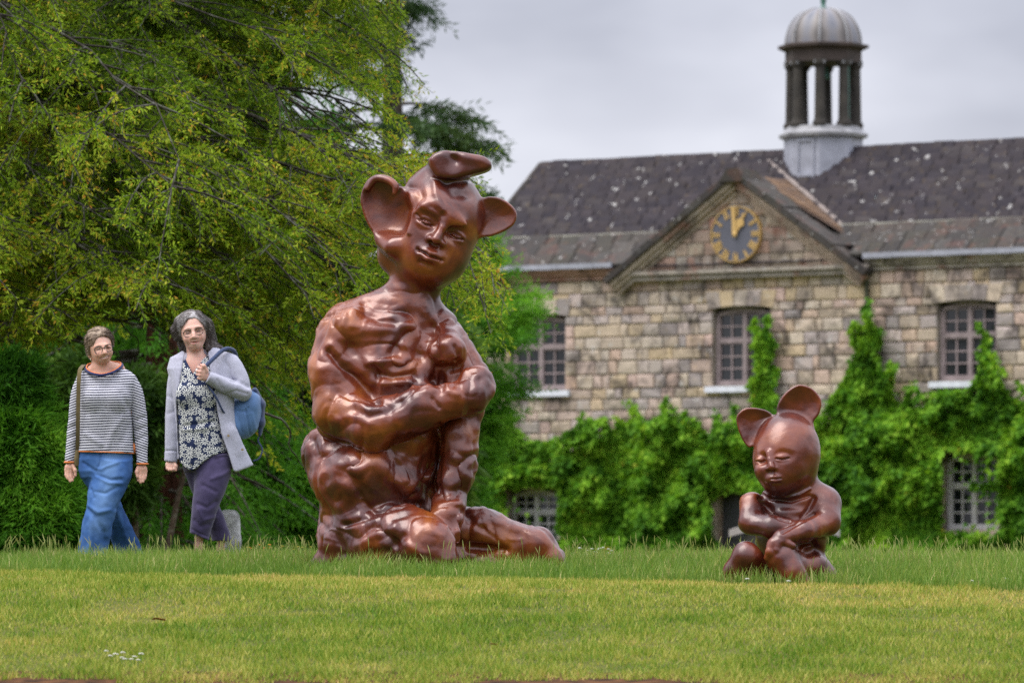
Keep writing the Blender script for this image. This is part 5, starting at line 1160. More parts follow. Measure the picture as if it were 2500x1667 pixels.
def build_small():
    Y0 = 30.0; s = Field((1750, 2080), (-175, 130), (925, 1440), 2.0, 2.6, [(925, 1215, 1.7), (1215, 1440, 2.4)])
    E, C = s.ell, s.chain
    E((1935, 25, 1300), (88, 66, 100), k=24); E((1940, 30, 1225), (86, 50, 48), k=24); E((1945, 30, 1385), (85, 70, 42), k=20); C([(1935, 18, 1170), (1940, 24, 1215)], [46, 52], k=10)
    C([(1965, 25, 1190), (2010, 25, 1225)], [34, 42], k=18)
    # crossed arms
    C([(1836, 5, 1232), (1832, -22, 1275)], [31, 29], k=14); C([(1832, -22, 1276), (1880, -52, 1284), (1945, -58, 1290)], [29, 27, 17], k=7, kk=12)
    C([(2014, 15, 1232), (2018, -12, 1272)], [38, 34], k=14, kk=16); C([(2016, -16, 1276), (1960, -70, 1296), (1905, -92, 1312), (1884, -100, 1330)], [30, 25, 16, 11], k=7, kk=12)
    C([(1884, -100, 1328), (1876, -106, 1348), (1868, -100, 1362)], [13, 9, 6], k=6); C([(1895, -104, 1324), (1890, -112, 1342)], [10, 6], k=5); C([(1906, -102, 1322), (1930, -104, 1332)], [9, 6], k=5)
    # knees
    C([(1858, -15, 1400), (1818, -58, 1358), (1790, -48, 1392), (1775, -40, 1415)], [36, 31, 26, 22], k=12, kk=14)
    C([(1960, -20, 1395), (1905, -85, 1366), (1925, -95, 1395), (1950, -90, 1425)], [38, 34, 30, 27], k=10, kk=14); C([(1985, -30, 1385), (2010, -20, 1410)], [35, 35], k=16)
    # head, turned to the left and bowed
    E((1922, 8, 1092), (78, 82, 84), k=12); E((1910, -6, 1130), (70, 76, 74), k=24); E((1900, -34, 1166), (42, 42, 34), k=22); E((1962, 20, 1120), (38, 60, 70), k=20); E((1862, -44, 1150), (20, 22, 20), k=20); E((1930, -46, 1150), (26, 24, 22), k=22); E((1897, -30, 1186), (25, 30, 17), k=18)
    # ears
    s.poly([(1893, 1017), (1868, 1000), (1826, 995), (1803, 1009), (1798, 1026), (1804, 1052), (1817, 1080), (1834, 1091), (1858, 1060)], 22, 7, 8, cup=12, rnd=5)
    s.poly([(1901, 1030), (1897, 996), (1907, 972), (1922, 955), (1937, 944), (1953, 939), (1972, 943), (1988, 953), (2004, 976), (2001, 1006), (1987, 1028), (1978, 1050), (1935, 1050)], 12, 8, 12, cup=14, rnd=5)
    # face
    fr = s.front
    pass
    for x, y, w in ((1855, 1122, 13), (1906, 1116, 17)): d = fr(x, y); E((x, d-5, y-1), (w+5, 8, 11), rotm(rz=-5), k=14, op='s'); E((x, d+8.5, y+2), (w, 10, 9.5), rotm(rz=-5), k=7)
    nb, nd = fr(1876, 1110), fr(1879, 1142); C([(1873, nb+3, 1106), (1876, nb-4, 1124), (1880, nd-9, 1142)], [6, 7, 9], k=8); E((1871, nd-2, 1145), (6, 7, 5.5), k=5); E((1889, nd-2, 1144), (6, 7, 5.5), k=5)
    for x in (1875, 1885): E((x, nd-7, 1151), (3, 5, 3.5), k=2.5, op='s')
    md = fr(1890, 1168); E((1890, md+9, 1170), (24, 14, 15), k=9); md = fr(1890, 1169); C([(1879, md+4, 1167), (1890, md-1, 1165), (1902, md+4, 1166)], [2.5, 4, 2.5], k=4); C([(1881, md+4, 1173), (1890, md-1, 1175), (1901, md+4, 1172)], [2.5, 4.5, 2.5], k=4)
    s.mesh(); below = np.clip((s.V[:, 2]-1195)/25, 0, 1); lumps(s, 2.6, 70, 4., .2+below); ridges(s, 2.6, 70, 6., below*.9); lumps(s, .6, 24, 2.)
    st = s.stroke
    for x, y, w in ((1855, 1122, 12), (1906, 1116, 16)): st([(x-w+1, y+5), (x, y+7.5), (x+w-1, y+4)], 2.0, -5)
    st([(1878, 1170.5), (1890, 1170.5), (1903, 1169)], 1.5, -4); st([(1882, 1182), (1900, 1181)], 4, -3)
    st([(1862, 1200), (1885, 1209), (1915, 1213), (1950, 1207), (1975, 1193)], 4, 5); st([(1880, 1218), (1930, 1224), (1975, 1210)], 4, -6)
    st([(1855, 1215), (1872, 1235), (1880, 1245)], 6, -12); st([(1905, 1250), (1950, 1250)], 9, 4); st([(1985, 1215), (1972, 1245), (1955, 1262)], 6, -8); st([(1870, 1243), (1900, 1265), (1925, 1272)], 4, -7); st([(1905, 1300), (1945, 1276), (1985, 1255)], 4, -5)
    st([(1955, 1330), (1985, 1325), (1995, 1340), (1970, 1345)], 9, -16)
    s.normals(); s.smooth(1, .35)
    base = P(1920, 1417, Y0); root = empty('small_sculpture', tuple(base)); tag(root, 'small glossy brown seated figure with two ears and crossed arms', 'sculpture')
    s.out('figure', Y0, [M_BRONZE], root, base=base)
build_large(); build_small()
# ------------------------------------------------------------------ the two women
def skin_mat():
    t = NT('skin'); c = t.attr('col').outputs['Color']; n = t.noise(t.objco(), 60, 4); c = t.mix(t.math('MULTIPLY', n, .3), c, t.mix(1., c, (.86, .72, .68), 'MULTIPLY'))
    return t.done(t.bsdf(c, .5, spec=.35, **{'Subsurface Weight': .15, 'Subsurface Scale': .01}))
M_SKIN = skin_mat()
def cloth_mat(name, col, var=.15, sc=40, rough=.9, bump=.3, col2=None):
    t = NT(name); p = t.objco(); n = t.noise(p, sc, 4, .6); n2 = t.noise(p, sc*6, 2); lo = tuple(c*(1-var) for c in col); hi = tuple(min(1, c*(1+var)) for c in col)
    c = t.ramp(n, [(.3, lo), (.7, hi)])
    return t.done(t.bsdf(c, rough, spec=.15, bump=n2, bstr=bump, bdist=.002, **{'Sheen Weight': .2}))
def denim_mat():
    t = NT('blue_denim'); p = t.objco(); w = t.attr('wear_tone').outputs['Fac']; n = t.noise(p, 7, 5, .6); n2 = t.noise(p, 300, 2)
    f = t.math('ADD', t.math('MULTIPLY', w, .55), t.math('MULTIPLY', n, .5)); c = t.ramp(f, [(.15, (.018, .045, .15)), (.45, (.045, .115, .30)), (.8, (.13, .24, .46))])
    return t.done(t.bsdf(c, .85, spec=.15, bump=n2, bstr=.4, bdist=.001))
def stripe_mat():
    t = NT('striped_knit'); s = t.attr('stripe').outputs['Fac']; f = t.math('FRACT', s); d = t.math('GREATER_THAN', f, .56); n = t.noise(t.objco(), 250, 2)
    return t.done(t.bsdf(t.mix(d, (.60, .60, .66), (.018, .020, .045)), .9, spec=.1, bump=n, bstr=.3, bdist=.001))
def daisy_mat():
    t = NT('daisy_print'); p = t.objco(); sp = t.N('ShaderNodeSeparateXYZ'); t.L(p, sp.inputs[0]); cb = t.N('ShaderNodeCombineXYZ'); t.L(sp.outputs[0], cb.inputs[0]); t.L(sp.outputs[2], cb.inputs[1])
    col = None
    for i, (sc, off, rr) in enumerate(((16, 0.0, .47), (21, 5.37, .40))):
        mp = t.N('ShaderNodeVectorMath', operation='MULTIPLY_ADD'); t.L(cb.outputs[0], mp.inputs[0]); mp.inputs[1].default_value = (sc, sc, 0); mp.inputs[2].default_value = (off, off*.7, 0)
        v = t.N('ShaderNodeTexVoronoi', voronoi_dimensions='2D'); v.inputs['Scale'].default_value = 1; v.inputs['Randomness'].default_value = .75; t.L(mp.outputs[0], v.inputs['Vector'])
        df = t.N('ShaderNodeVectorMath', operation='SUBTRACT'); t.L(mp.outputs[0], df.inputs[0]); t.L(v.outputs['Position'], df.inputs[1]); s2 = t.N('ShaderNodeSeparateXYZ'); t.L(df.outputs[0], s2.inputs[0])
        an = t.math('ARCTAN2', s2.outputs[1], s2.outputs[0]); pet = t.math('COSINE', t.math('MULTIPLY', an, 9)); r = v.outputs['Distance']
        lim = t.math('MULTIPLY_ADD', pet, rr*.2, rr*.8); m = t.math('MULTIPLY', t.math('LESS_THAN', r, lim), t.math('GREATER_THAN', pet, -.15)); m = t.math('MULTIPLY', m, t.math('GREATER_THAN', r, .09))
        if col is None: col = m; r1 = r
        else: col = t.math('MAXIMUM', col, t.math('MULTIPLY', m, t.math('GREATER_THAN', r1, .5)))
    return t.done(t.bsdf(t.mix(col, (.018, .028, .075), (.74, .75, .70)), .8, spec=.15))
def hair_mat(name, a, b, c_, sc=28, axis=(1, 1, .12), dark=None):
    t = NT(name); p = t.objco(); mp = t.N('ShaderNodeMapping'); mp.inputs['Scale'].default_value = axis; mp.inputs['Rotation'].default_value = (0, R(25), 0); t.L(p, mp.inputs[0]); n = t.noise(mp.outputs[0], sc, 6, .7, .3); big = t.noise(p, 9, 3)
    f = t.math('ADD', t.math('MULTIPLY', n, .75), t.math('MULTIPLY', big, .3)); c = t.ramp(f, [(.35, a), (.52, b), (.68, c_)])
    if dark:      # the lower hair is its natural darker colour
        sp = t.N('ShaderNodeSeparateXYZ'); t.L(p, sp.inputs[0]); mr = t.N('ShaderNodeMapRange'); t.L(sp.outputs[2], mr.inputs[0]); mr.inputs[1].default_value, mr.inputs[2].default_value = dark[0], dark[1]; mr.inputs[3].default_value, mr.inputs[4].default_value = .42, 0.; c = t.mix(mr.outputs[0], c, t.ramp(n, [(.35, (.018, .012, .010)), (.7, (.13, .085, .07))]))
    return t.done(t.bsdf(c, .5, spec=.4, bump=n, bstr=1., bdist=.006))
M_ORANGE = cloth_mat('orange_trim', (.72, .22, .06)); M_NAVY = cloth_mat('navy_trim', (.025, .032, .10)); M_BLACKF = mat_plain('black_glasses', (.012, .012, .013), .3)
M_STRIPE = stripe_mat(); M_DENIM = denim_mat(); M_DAISY = daisy_mat(); M_CARD = cloth_mat('lilac_grey_knit', (.40, .405, .49), .12, 60, .95, .6); M_TROU = cloth_mat('plum_navy_cotton', (.062, .050, .112), .2, 20, .85)
M_BPACK = cloth_mat('blue_nylon', (.10, .19, .37), .12, 8, .5, .1); M_BPD = cloth_mat('dark_blue_webbing', (.040, .058, .125), .15, 30, .8); M_SHOE = mat_plain('dark_shoe', (.03, .027, .025), .6); M_OLIVE = cloth_mat('olive_canvas', (.13, .10, .045), .15, 40)
M_LENS = NT('spectacle_lens'); _g = M_LENS.N('ShaderNodeBsdfTransparent'); _h = M_LENS.N('ShaderNodeBsdfGlossy'); _h.inputs['Roughness'].default_value = .05; _m = M_LENS.N('ShaderNodeMixShader'); _m.inputs[0].default_value = .07; M_LENS.L(_g.outputs[0], _m.inputs[1]); M_LENS.L(_h.outputs[0], _m.inputs[2]); M_LENS = M_LENS.done(_m.outputs[0])
SKIN = np.array([.60, .35, .26])
def ring(c, rx, ry, rot, n=22, flat=2.4):
    o = []
    for i in range(n):
        a = 2*math.pi*i/n; x, y = math.cos(a), math.sin(a); x = np.sign(x)*abs(x)**(2/flat)*rx; y = np.sign(y)*abs(y)**(2/flat)*ry; o.append((x*math.cos(rot)-y*math.sin(rot), x*math.sin(rot)+y*math.cos(rot)))
    return [(c[0]+x, c[1]+x*c[3], c[2]+y) for x, y in o]
def strands(f, name, Y0, base, mat, parent, flow, n, rng, L=26, r=.55, lift=1.0, wave=.6):
    from mathutils.kdtree import KDTree
    ok = np.where(f.n[:, 1] < .55)[0]; kd = KDTree(len(f.V))
    for i, v in enumerate(f.V): kd.insert(v, i)
    kd.balance(); k = Y0/F; b = np.array(base); lines, rads = [], []
    for s in rng.choice(ok, n):
        p = f.V[s]+f.n[s]*lift; o = [p]; m = 7; ph = rng.random()*6
        for q in range(m-1):
            i = kd.find(p)[1]; nn = f.n[i]; fl = np.array(flow(p)); fl = fl+rng.normal(size=3)*.12; fl = fl-nn*(fl@nn); fl /= np.linalg.norm(fl)+1e-6
            p = p+fl*L/m*rng.uniform(.8, 1.2); i = kd.find(p)[1]; p = p+f.n[i]*(lift*(1+.3*math.sin(ph+q*wave))-((p-f.V[i])@f.n[i]))*.7; o.append(p)
        o = np.array(o); lines.append(np.stack([(o[:, 0]-1250)*k-b[0], Y0+o[:, 1]*k-b[1], (HOR-o[:, 2])*k-b[2]], 1)); rads.append(np.linspace(r, r*.35, m)*k)
    o = obj(name, tubes_mesh(name, lines, rads, mat, 3), parent); o['kind'] = 'stuff'; return o
def hand(f, wrist, knuck, tips, thumb, r=3.4, pr=(10, 6)):
    """palm from wrist to knuckles, four fingers of unequal length with a bend each, thumb from the side of the palm"""
    w = np.array(wrist, float); k = [np.array(q, float) for q in knuck]; mid = sum(k)/4
    for q in k: f.chain([w, w*.4+q*.6, q], [r*1.7, r*1.75, r*1.35], k=3)
    for q, t, rr in zip(k, tips, (1, 1.05, 1, .88)):
        t = [np.array(z, float) for z in t]; f.chain([q]+t, [r*1.15*rr]+[r*rr*(1-.09*i) for i in range(len(t))], k=1.2, kk=1.5)
    f.chain(thumb, [r*1.5, r*1.25, r*1.0][:len(thumb)], k=2.5)
def face_colour(f, feats, base=SKIN):
    c = np.tile(base, (len(f.V), 1)); p = f.V[:, [0, 2]]; fr = (f.n[:, 1] < .3)
    for kind, pts, w, col, amt in feats:
        pts = np.array(pts, float); best = np.full(len(p), 1e9)
        for a, b in zip(pts[:-1], pts[1:]):
            ab = b-a; t = np.clip(((p-a)@ab)/((ab**2).sum()+1e-9), 0, 1); best = np.minimum(best, np.linalg.norm(p-a-t[:, None]*ab, axis=1))
        m = (np.exp(-(best/w)**4)*amt*fr)[:, None]; c = c*(1-m)+np.array(col)*m
    return c
def shoe(name, mat, root, base, Y0, c, L=70):
    f = Field((c[0]-30, c[0]+30), (c[1]-80, c[1]+50), (c[2]-45, c[2]+12), 2.2); f.chain([(c[0], c[1]+20, c[2]-12), (c[0], c[1]-18, c[2]-9), (c[0], c[1]-44, c[2]-6)], [14, 14, 11], k=6); f.chain([(c[0], c[1]+16, c[2]-28), (c[0], c[1]+14, c[2]-12)], [11, 13], k=6); f.func(lambda X, D, Y: Y-c[2], 2, 'i'); f.mesh(); return f.out(name, Y0, [mat], root, base=base)
def build_woman_left():
    Y0 = 35.2; base = P(255, HOR-0, Y0); base.z = float(gz(np.array([base.x]), np.array([Y0]))[0])
    root = empty('person', tuple(base)); tag(root, 'woman walking in a striped sweater and wide blue jeans', 'person')
    def out(f, nm, mats, parent=root, **k): f.smooth(1, .4); return f.out(nm, Y0, mats, parent, base=base, **k)
    def tube(nm, pts, r, mat, parent=root, n=6, closed=False): return pxtube(pts, r, Y0, base, n, closed).build(nm, mat, parent, smooth=True)
    # body
    f = Field((130, 375), (-62, 150), (785, 1395), 1.7, 1.8, [(785, 915, 1.3), (915, 1120, 3.0), (1120, 1190, 1.4), (1190, 1400, 3.0)]); E, C = f.ell, f.chain
    E((241, 10, 836), (31, 37, 33), k=6); E((249, -6, 858), (25.5, 27, 30), rotm(rz=-8), k=10); E((252, -14, 876), (16, 16, 13), k=8); C([(240, 8, 870), (247, 12, 900), (255, 14, 930)], [18.5, 20, 30], k=8); C([(228, 20, 908), (247, 12, 900), (285, 20, 905)], [20, 24, 20], k=8)
    fr = f.front; d = fr(258, 850)
    E((253, fr(253, 846)+2, 845), (20, 4, 4), rotm(rz=-12), k=6)
    for x, y in ((243, 854), (267, 849)): q = fr(x, y); E((x, q-2, y), (7.5, 4.5, 5), rotm(rz=-12), k=5, op='s'); E((x, q+3.5, y), (5.5, 4, 4), k=2)
    nd = fr(258, 862); C([(255, fr(255, 848)+1, 848), (258, nd-4, 858), (259.5, nd-7, 863)], [3, 4, 5], k=4); E((254, nd-1, 865), (4, 4, 3), k=3); E((264.5, nd-1, 863), (3.5, 4, 3), k=3)
    E((246, fr(246, 866)+3, 866), (9, 7, 7), k=8); E((270, fr(269, 862)+4, 861), (6, 6, 7), k=8)
    md = fr(258, 873); C([(247, md+3, 875), (258, md-.5, 871.5), (268, md+3, 869)], [1.6, 2.6, 1.6], k=2.5); C([(249, md+3, 878), (259, md, 876), (267, md+3, 872.5)], [1.8, 3, 1.8], k=2.5)
    C([(220, 4, 860), (219, 2, 868), (222, 2, 874)], [4.5, 4.5, 3.5], k=3)
    C([(250, 14, 930), (257, 12, 1000), (258, 12, 1110)], [34, 34, 36], k=8); C([(215, 16, 930), (186, 16, 1040), (170, 8, 1128)], [14, 11, 8.5], k=6); C([(300, 16, 930), (338, 16, 1040), (347, 2, 1132)], [14, 11, 8.5], k=6)
    C([(272, 0, 1120), (250, -25, 1240), (230, -24, 1375)], [26, 18, 11], k=8); C([(240, 10, 1120), (272, 48, 1240), (318, 100, 1378)], [26, 18, 11], k=8)
    hand(f, (169, 7, 1128), [(161, 2, 1147), (167, 0, 1151), (173, 1, 1151), (178, 4, 1148)], [[(161, -2, 1160), (165, -4, 1168)], [(167, -4, 1165), (172, -6, 1175)], [(173, -3, 1164), (178, -5, 1173)], [(178, 1, 1160), (181, -1, 1166)]], [(177, 0, 1136), (184, -5, 1148), (185, -7, 1161)], 3.3)
    hand(f, (347, 2, 1132), [(339, -2, 1151), (345, -4, 1154), (351, -3, 1154), (356, 0, 1151)], [[(337, -6, 1163), (338, -8, 1173)], [(343, -8, 1167), (344, -10, 1178)], [(350, -7, 1167), (350, -9, 1176)], [(356, -4, 1162), (354, -6, 1170)]], [(338, -2, 1140), (334, -8, 1152), (336, -11, 1164)], 3.3)
    f.mesh(); st = f.stroke
    st([(248, 875.5), (258, 874), (268, 870.5)], 1.2, -2.4); st([(245, 863), (243, 872), (246, 879)], 2.2, -1.0)
    W = (.16, .055, .05); ft = [('lip', [(248, 876.5), (259, 875), (267, 871)], 2.4, (.56, .25, .22), .75), ('teeth', [(251, 875), (259, 873.6), (266, 870.2)], 1.5, (.55, .48, .42), .85), ('mouth', [(247, 875.5), (250, 875.2)], 1.3, (.06, .02, .02), .9), ('mouth', [(266, 870.5), (268.5, 868.8)], 1.3, (.06, .02, .02), .9), ('cheek', [(243, 867), (245, 870)], 8, (.64, .32, .25), .5), ('lightened_chin', [(250, 884), (258, 883)], 6, (.66, .42, .33), .7), ('fore', [(245, 830), (262, 828)], 12, (.66, .43, .35), .6),  # chin painted lighter to offset the shade from overhead light
        ('brow', [(236, 849), (243, 845.5), (250, 847)], 1.6, (.16, .10, .07), .7), ('brow', [(262, 843.5), (268, 841), (274, 842)], 1.6, (.16, .10, .07), .7), ('eye', [(240, 854.5), (246, 853.5)], 2.0, (.045, .035, .03), .85), ('eye', [(264.5, 849.5), (270, 848.5)], 2.0, (.045, .035, .03), .85), ('neck', [(240, 900), (262, 905)], 22, (.58, .32, .23), .5)]
    out(f, 'body', [M_SKIN], attrs={'col': face_colour(f, ft)})
    # hair, drawn back
    f = Field((195, 295), (-45, 75), (785, 890), 1.4); E, C = f.ell, f.chain
    E((241, 13, 832), (35.5, 42, 34.5), rotm(rz=-6), k=6); E((221, 12, 854), (12, 22, 20), k=8); E((240, 42, 850), (24, 18, 22), k=8)
    E((260, -34, 850), (29, 44, 31), rotm(rz=-14), k=3, op='s'); E((232, -36, 866), (15, 30, 20), k=4, op='s'); E((250, 0, 872), (27, 30, 13), k=5, op='s'); f.mesh(); f.push(1.1*fbm(f.V*np.array([1, 1, .35]), 7, 2)); f.normals()
    hm = hair_mat('grey_blond_hair', (.035, .022, .015), (.17, .115, .075), (.46, .36, .25)); h = out(f, 'hair', [hm]); strands(f, 'hair_strands', Y0, base, hm, h, lambda p: (np.sign(p[0]-247)*.9-.2, .9, .35), 420, np.random.default_rng(4), 26, .7, 1.3)
    # glasses
    rot = R(-12); gy = min(fr(243, 857), fr(267, 851))-5
    def fd(x): return -43+((x-258)/17)**2*4 if x < 275 else -39
    body_front = gy
    g = MB(); 
    for cx, cy in ((243.5, 856.5), (268, 851)): pxtube([(x, body_front+abs(x-258)*.16, y) for x, _, y in ring((cx, 0, cy, 0), 9.6, 8.4, rot)], .95, Y0, base, 6, True, g)
    pxtube([(253, body_front+.3, 852), (256, body_front-1, 850.6), (259.5, body_front, 850.6)], .9, Y0, base, 6, False, g); pxtube([(234, body_front+4, 854), (226, 0, 854), (220, 16, 857)], .9, Y0, base, 6, False, g); pxtube([(277, body_front+4, 847), (279, 4, 845), (274, 18, 846)], .9, Y0, base, 6, False, g)
    gl = g.build('glasses', M_BLACKF, root, smooth=True)
    for cx, cy in ((243.5, 856.5), (268, 851)):
        m = MB(); k = Y0/F; pts = [((x-1250)*k-base.x, Y0+(body_front+abs(x-258)*.16)*k-base.y, (HOR-y)*k-base.z) for x, _, y in ring((cx, 0, cy, 0), 9.0, 7.8, rot)]; m.add(pts, [tuple(range(len(pts)))]); m.build('lens', M_LENS, gl, fix=False)
    tube('earring', [(221.5, -1, 873), (221.5, -1.5, 876), (221.5, -1.5, 880)], [.6, 1.7, 1.0], mat_plain('pearl', (.75, .70, .55), .25))
    # sweater
    f = Field((170, 350), (-48, 72), (885, 1115), 2.0); f.loft([(893, 255, 18, 30, 22), (905, 258, 16, 58, 26), (918, 259, 14, 73, 32), (935, 259, 12, 74, 38), (970, 258, 6, 66, 43), (1010, 257, 6, 63, 42), (1060, 258, 8, 65, 42), (1100, 259, 8, 68, 43), (1112, 259.5, 8, 68.5, 43)], k=2, p=2.3)
    E = f.ell; E((233, -22, 975), (26, 18, 26), k=16); E((285, -22, 975), (26, 18, 26), k=16); E((250, 2, 893), (44, 36, 20), rotm(rz=-6), k=3, op='s'); f.func(lambda X, D, Y: Y-(1104+.035*(X-259)), 1.5, 'i')
    f.mesh(); q = f.V; f.push(2.0*vnoise(q*np.array([1, 1, .55]), 26, 3.)*np.clip((q[:, 2]-960)/70, .15, 1)); f.normals()
    for ln, a in (([(300, 960), (318, 1000)], -3), ([(205, 970), (215, 1010)], -2.5), ([(212, 1060), (250, 1085)], 2.2), ([(300, 1020), (275, 1060), (265, 1095)], 2.4), ([(318, 1035), (300, 1080)], -2.4)): f.stroke(ln, 7, a)
    sw = out(f, 'sweater', [M_STRIPE], attrs={'stripe': (f.V[:, 2]+.02*(f.V[:, 0]-259)+1.5*vnoise(f.V, 40, 2.))/6.4})
    for nm, pts, rr in (('l', [(206, 15, 932), (192, 17, 964), (181, 17, 1040), (170, 8, 1127)], [23, 21, 18, 12.5]), ('r', [(312, 15, 932), (328, 17, 964), (341, 16, 1040), (347, 2, 1131)], [23, 21.5, 18.5, 13])):
        f = Field((min(p[0] for p in pts)-32, max(p[0] for p in pts)+34), (-30, 60), (890, 1140), 2.0); f.limb(pts, rr); e = pts[-1]; f.func(lambda X, D, Y, e=e: Y-e[2], 1.2, 'i'); f.mesh()
        a = np.array(pts[1]); f.push(.9*vnoise(f.V*np.array([1, 1, 1.5]), 22, 8.)*np.clip((f.V[:, 2]-950)/60, 0, 1)); f.normals()
        for yy in (1020, 1045, 1068): f.stroke([(e[0]-14, yy+6), (e[0]+16, yy-6)], 5, -2.2)
        out(f, 'sleeve', [M_STRIPE], sw, attrs={'stripe': (f.V[:, 2]-.35*(f.V[:, 0]-e[0])*(1 if nm == 'r' else -1))/6.4})
        tube('cuff', [(e[0]+(12.9*rr[-1]/12.5)*math.cos(t), e[1]+12.9*math.sin(t), e[2]+1) for t in np.linspace(0, 2*math.pi, 20, endpoint=False)], 2.2, M_ORANGE, sw, closed=True)
    col = [(207, 10, 899), (214, -10, 907), (230, -25, 914), (252, -31, 917), (275, -26, 911), (290, -12, 902), (297, 8, 893), (290, 30, 886), (252, 42, 884), (214, 30, 890)]; cl = smoothline(col+[col[0]], 4)[:-1]
    tube('neck_band', cl, 3.6, M_NAVY, sw, 8, True); tube('neck_trim', [(251+(p[0]-251)*.94, 4+(p[1]-4)*.92, p[2]-3.4) for p in cl], 1.7, M_ORANGE, sw, 6, True)
    tube('hem_trim', [(259+67.5*np.sign(math.cos(t))*abs(math.cos(t))**.87, 8+42.5*np.sign(math.sin(t))*abs(math.sin(t))**.87, 1104+.035*67*math.cos(t)) for t in np.linspace(0, 2*math.pi, 48, endpoint=False)], 1.3, M_ORANGE, sw, 6, True)
    f = Field((312, 345), (-10, 50), (1070, 1120), 2.0); f.ell((326, 18, 1094), (9, 16, 14), k=2); f.mesh(); out(f, 'shirt_tail', [M_ORANGE])
    # jeans
    f = Field((160, 380), (-80, 155), (1088, 1395), 2.1); f.loft([(1092, 259, 8, 63, 37), (1120, 258, 8, 65, 40), (1150, 256, 8, 64, 42), (1165, 256, 8, 56, 38)], k=4, p=2.2)
    f.loft([(1125, 278, 0, 42, 38), (1165, 272, -8, 47, 40), (1200, 260, -18, 45, 39), (1241, 250, -28, 38, 34), (1280, 241, -30, 37, 34), (1320, 233, -28, 37, 35), (1350, 229, -26, 37, 36), (1386, 226, -24, 38, 38)], k=10)
    f.loft([(1125, 236, 12, 40, 36), (1165, 238, 18, 40, 36), (1200, 250, 30, 34, 35), (1250, 270, 52, 31, 34), (1290, 287, 72, 33, 34), (1330, 303, 92, 35, 33), (1386, 318, 108, 36, 30)], k=10); f.mesh(); q = f.V
    f.push(2.2*vnoise(q*np.array([.7, 1, .8]), 30, 5.)+1.0*vnoise(q, 12, 2.)); f.normals()
    for ln, w, a in (([(243, 1150), (262, 1140), (290, 1130)], 4, 2.5), ([(240, 1160), (275, 1172), (300, 1170)], 4, -3.5), ([(238, 1163), (270, 1180), (300, 1180)], 4, 2.5), ([(235, 1200), (262, 1205), (292, 1188)], 4, -2.6), ([(215, 1240), (235, 1262), (258, 1300), (262, 1345)], 6, -4), ([(222, 1236), (245, 1252), (272, 1245)], 5, 3), ([(228, 1262), (228, 1310), (222, 1350)], 6, 3), ([(248, 1104), (247, 1130), (243, 1140)], 2.5, -3), ([(205, 1130), (235, 1150), (244, 1150)], 4, -3), ([(225, 1195), (233, 1215)], 4, -3), ([(285, 1250), (300, 1300), (315, 1340)], 6, 3)): f.stroke(ln, w, a)
    f.normals(); wear_tone = np.clip(.35+.5*np.exp(-((f.V[:, 0]-262-(1200-f.V[:, 2])*.18)/24)**2)*np.clip(-f.n[:, 1]*1.5, 0, 1)*np.clip((1330-f.V[:, 2])/90, 0, 1)+.15*vnoise(f.V, 18), 0, 1)*np.where(f.V[:, 1] > 35, .45, 1)  # thigh fading, with the farther leg toned darker
    out(f, 'jeans', [M_DENIM], attrs={'wear_tone': wear_tone})
    sl = [(317, -4, 1120), (312, -14, 1150), (300, -34, 1190), (285, -44, 1230), (276, -52, 1270), (268, -55, 1310), (261, -56, 1345)]
    shoe('shoe', M_SHOE, root, base, Y0, (228, -26, 1382)); shoe('shoe', M_SHOE, root, base, Y0, (318, 104, 1382))
    # shoulder bag
    bag = empty('shoulder_bag', tuple(base)); tag(bag, 'olive canvas shoulder bag hanging behind the striped sleeve', 'bag')
    k = Y0/F; mb = MB(); pts = [(203, 20, 889), (197, -12, 901), (195, -28, 925), (194, -31, 960), (193, -30, 1010), (192, -22, 1050), (190, -8, 1085), (188, 6, 1110)]
    def w3(p): return Vector(((p[0]-1250)*k, Y0+p[1]*k, (HOR-p[2])*k))-base
    L_ = [w3(p) for p in smoothline(pts, 4)]; vs = []; fs = []
    for i, p in enumerate(L_): vs += [tuple(p+Vector((-5*k, 0, 0))), tuple(p+Vector((5*k, 0, 0))), tuple(p+Vector((5*k, 1.6*k, 0))), tuple(p+Vector((-5*k, 1.6*k, 0)))]
    for i in range(len(L_)-1):
        for j in range(4): fs.append((i*4+j, i*4+(j+1) % 4, i*4+4+(j+1) % 4, i*4+4+j))
    mb.add(vs, fs); mb.build('strap', M_OLIVE, bag)
    f = Field((165, 215), (-15, 90), (1085, 1150), 2.2); f.loft([(1098, 190, 36, 8, 40), (1120, 188, 38, 10, 44), (1138, 188, 38, 10, 42)], k=3, p=3.5); f.mesh(); f.smooth(2); f.out('pouch', Y0, [M_OLIVE], bag, base=base)
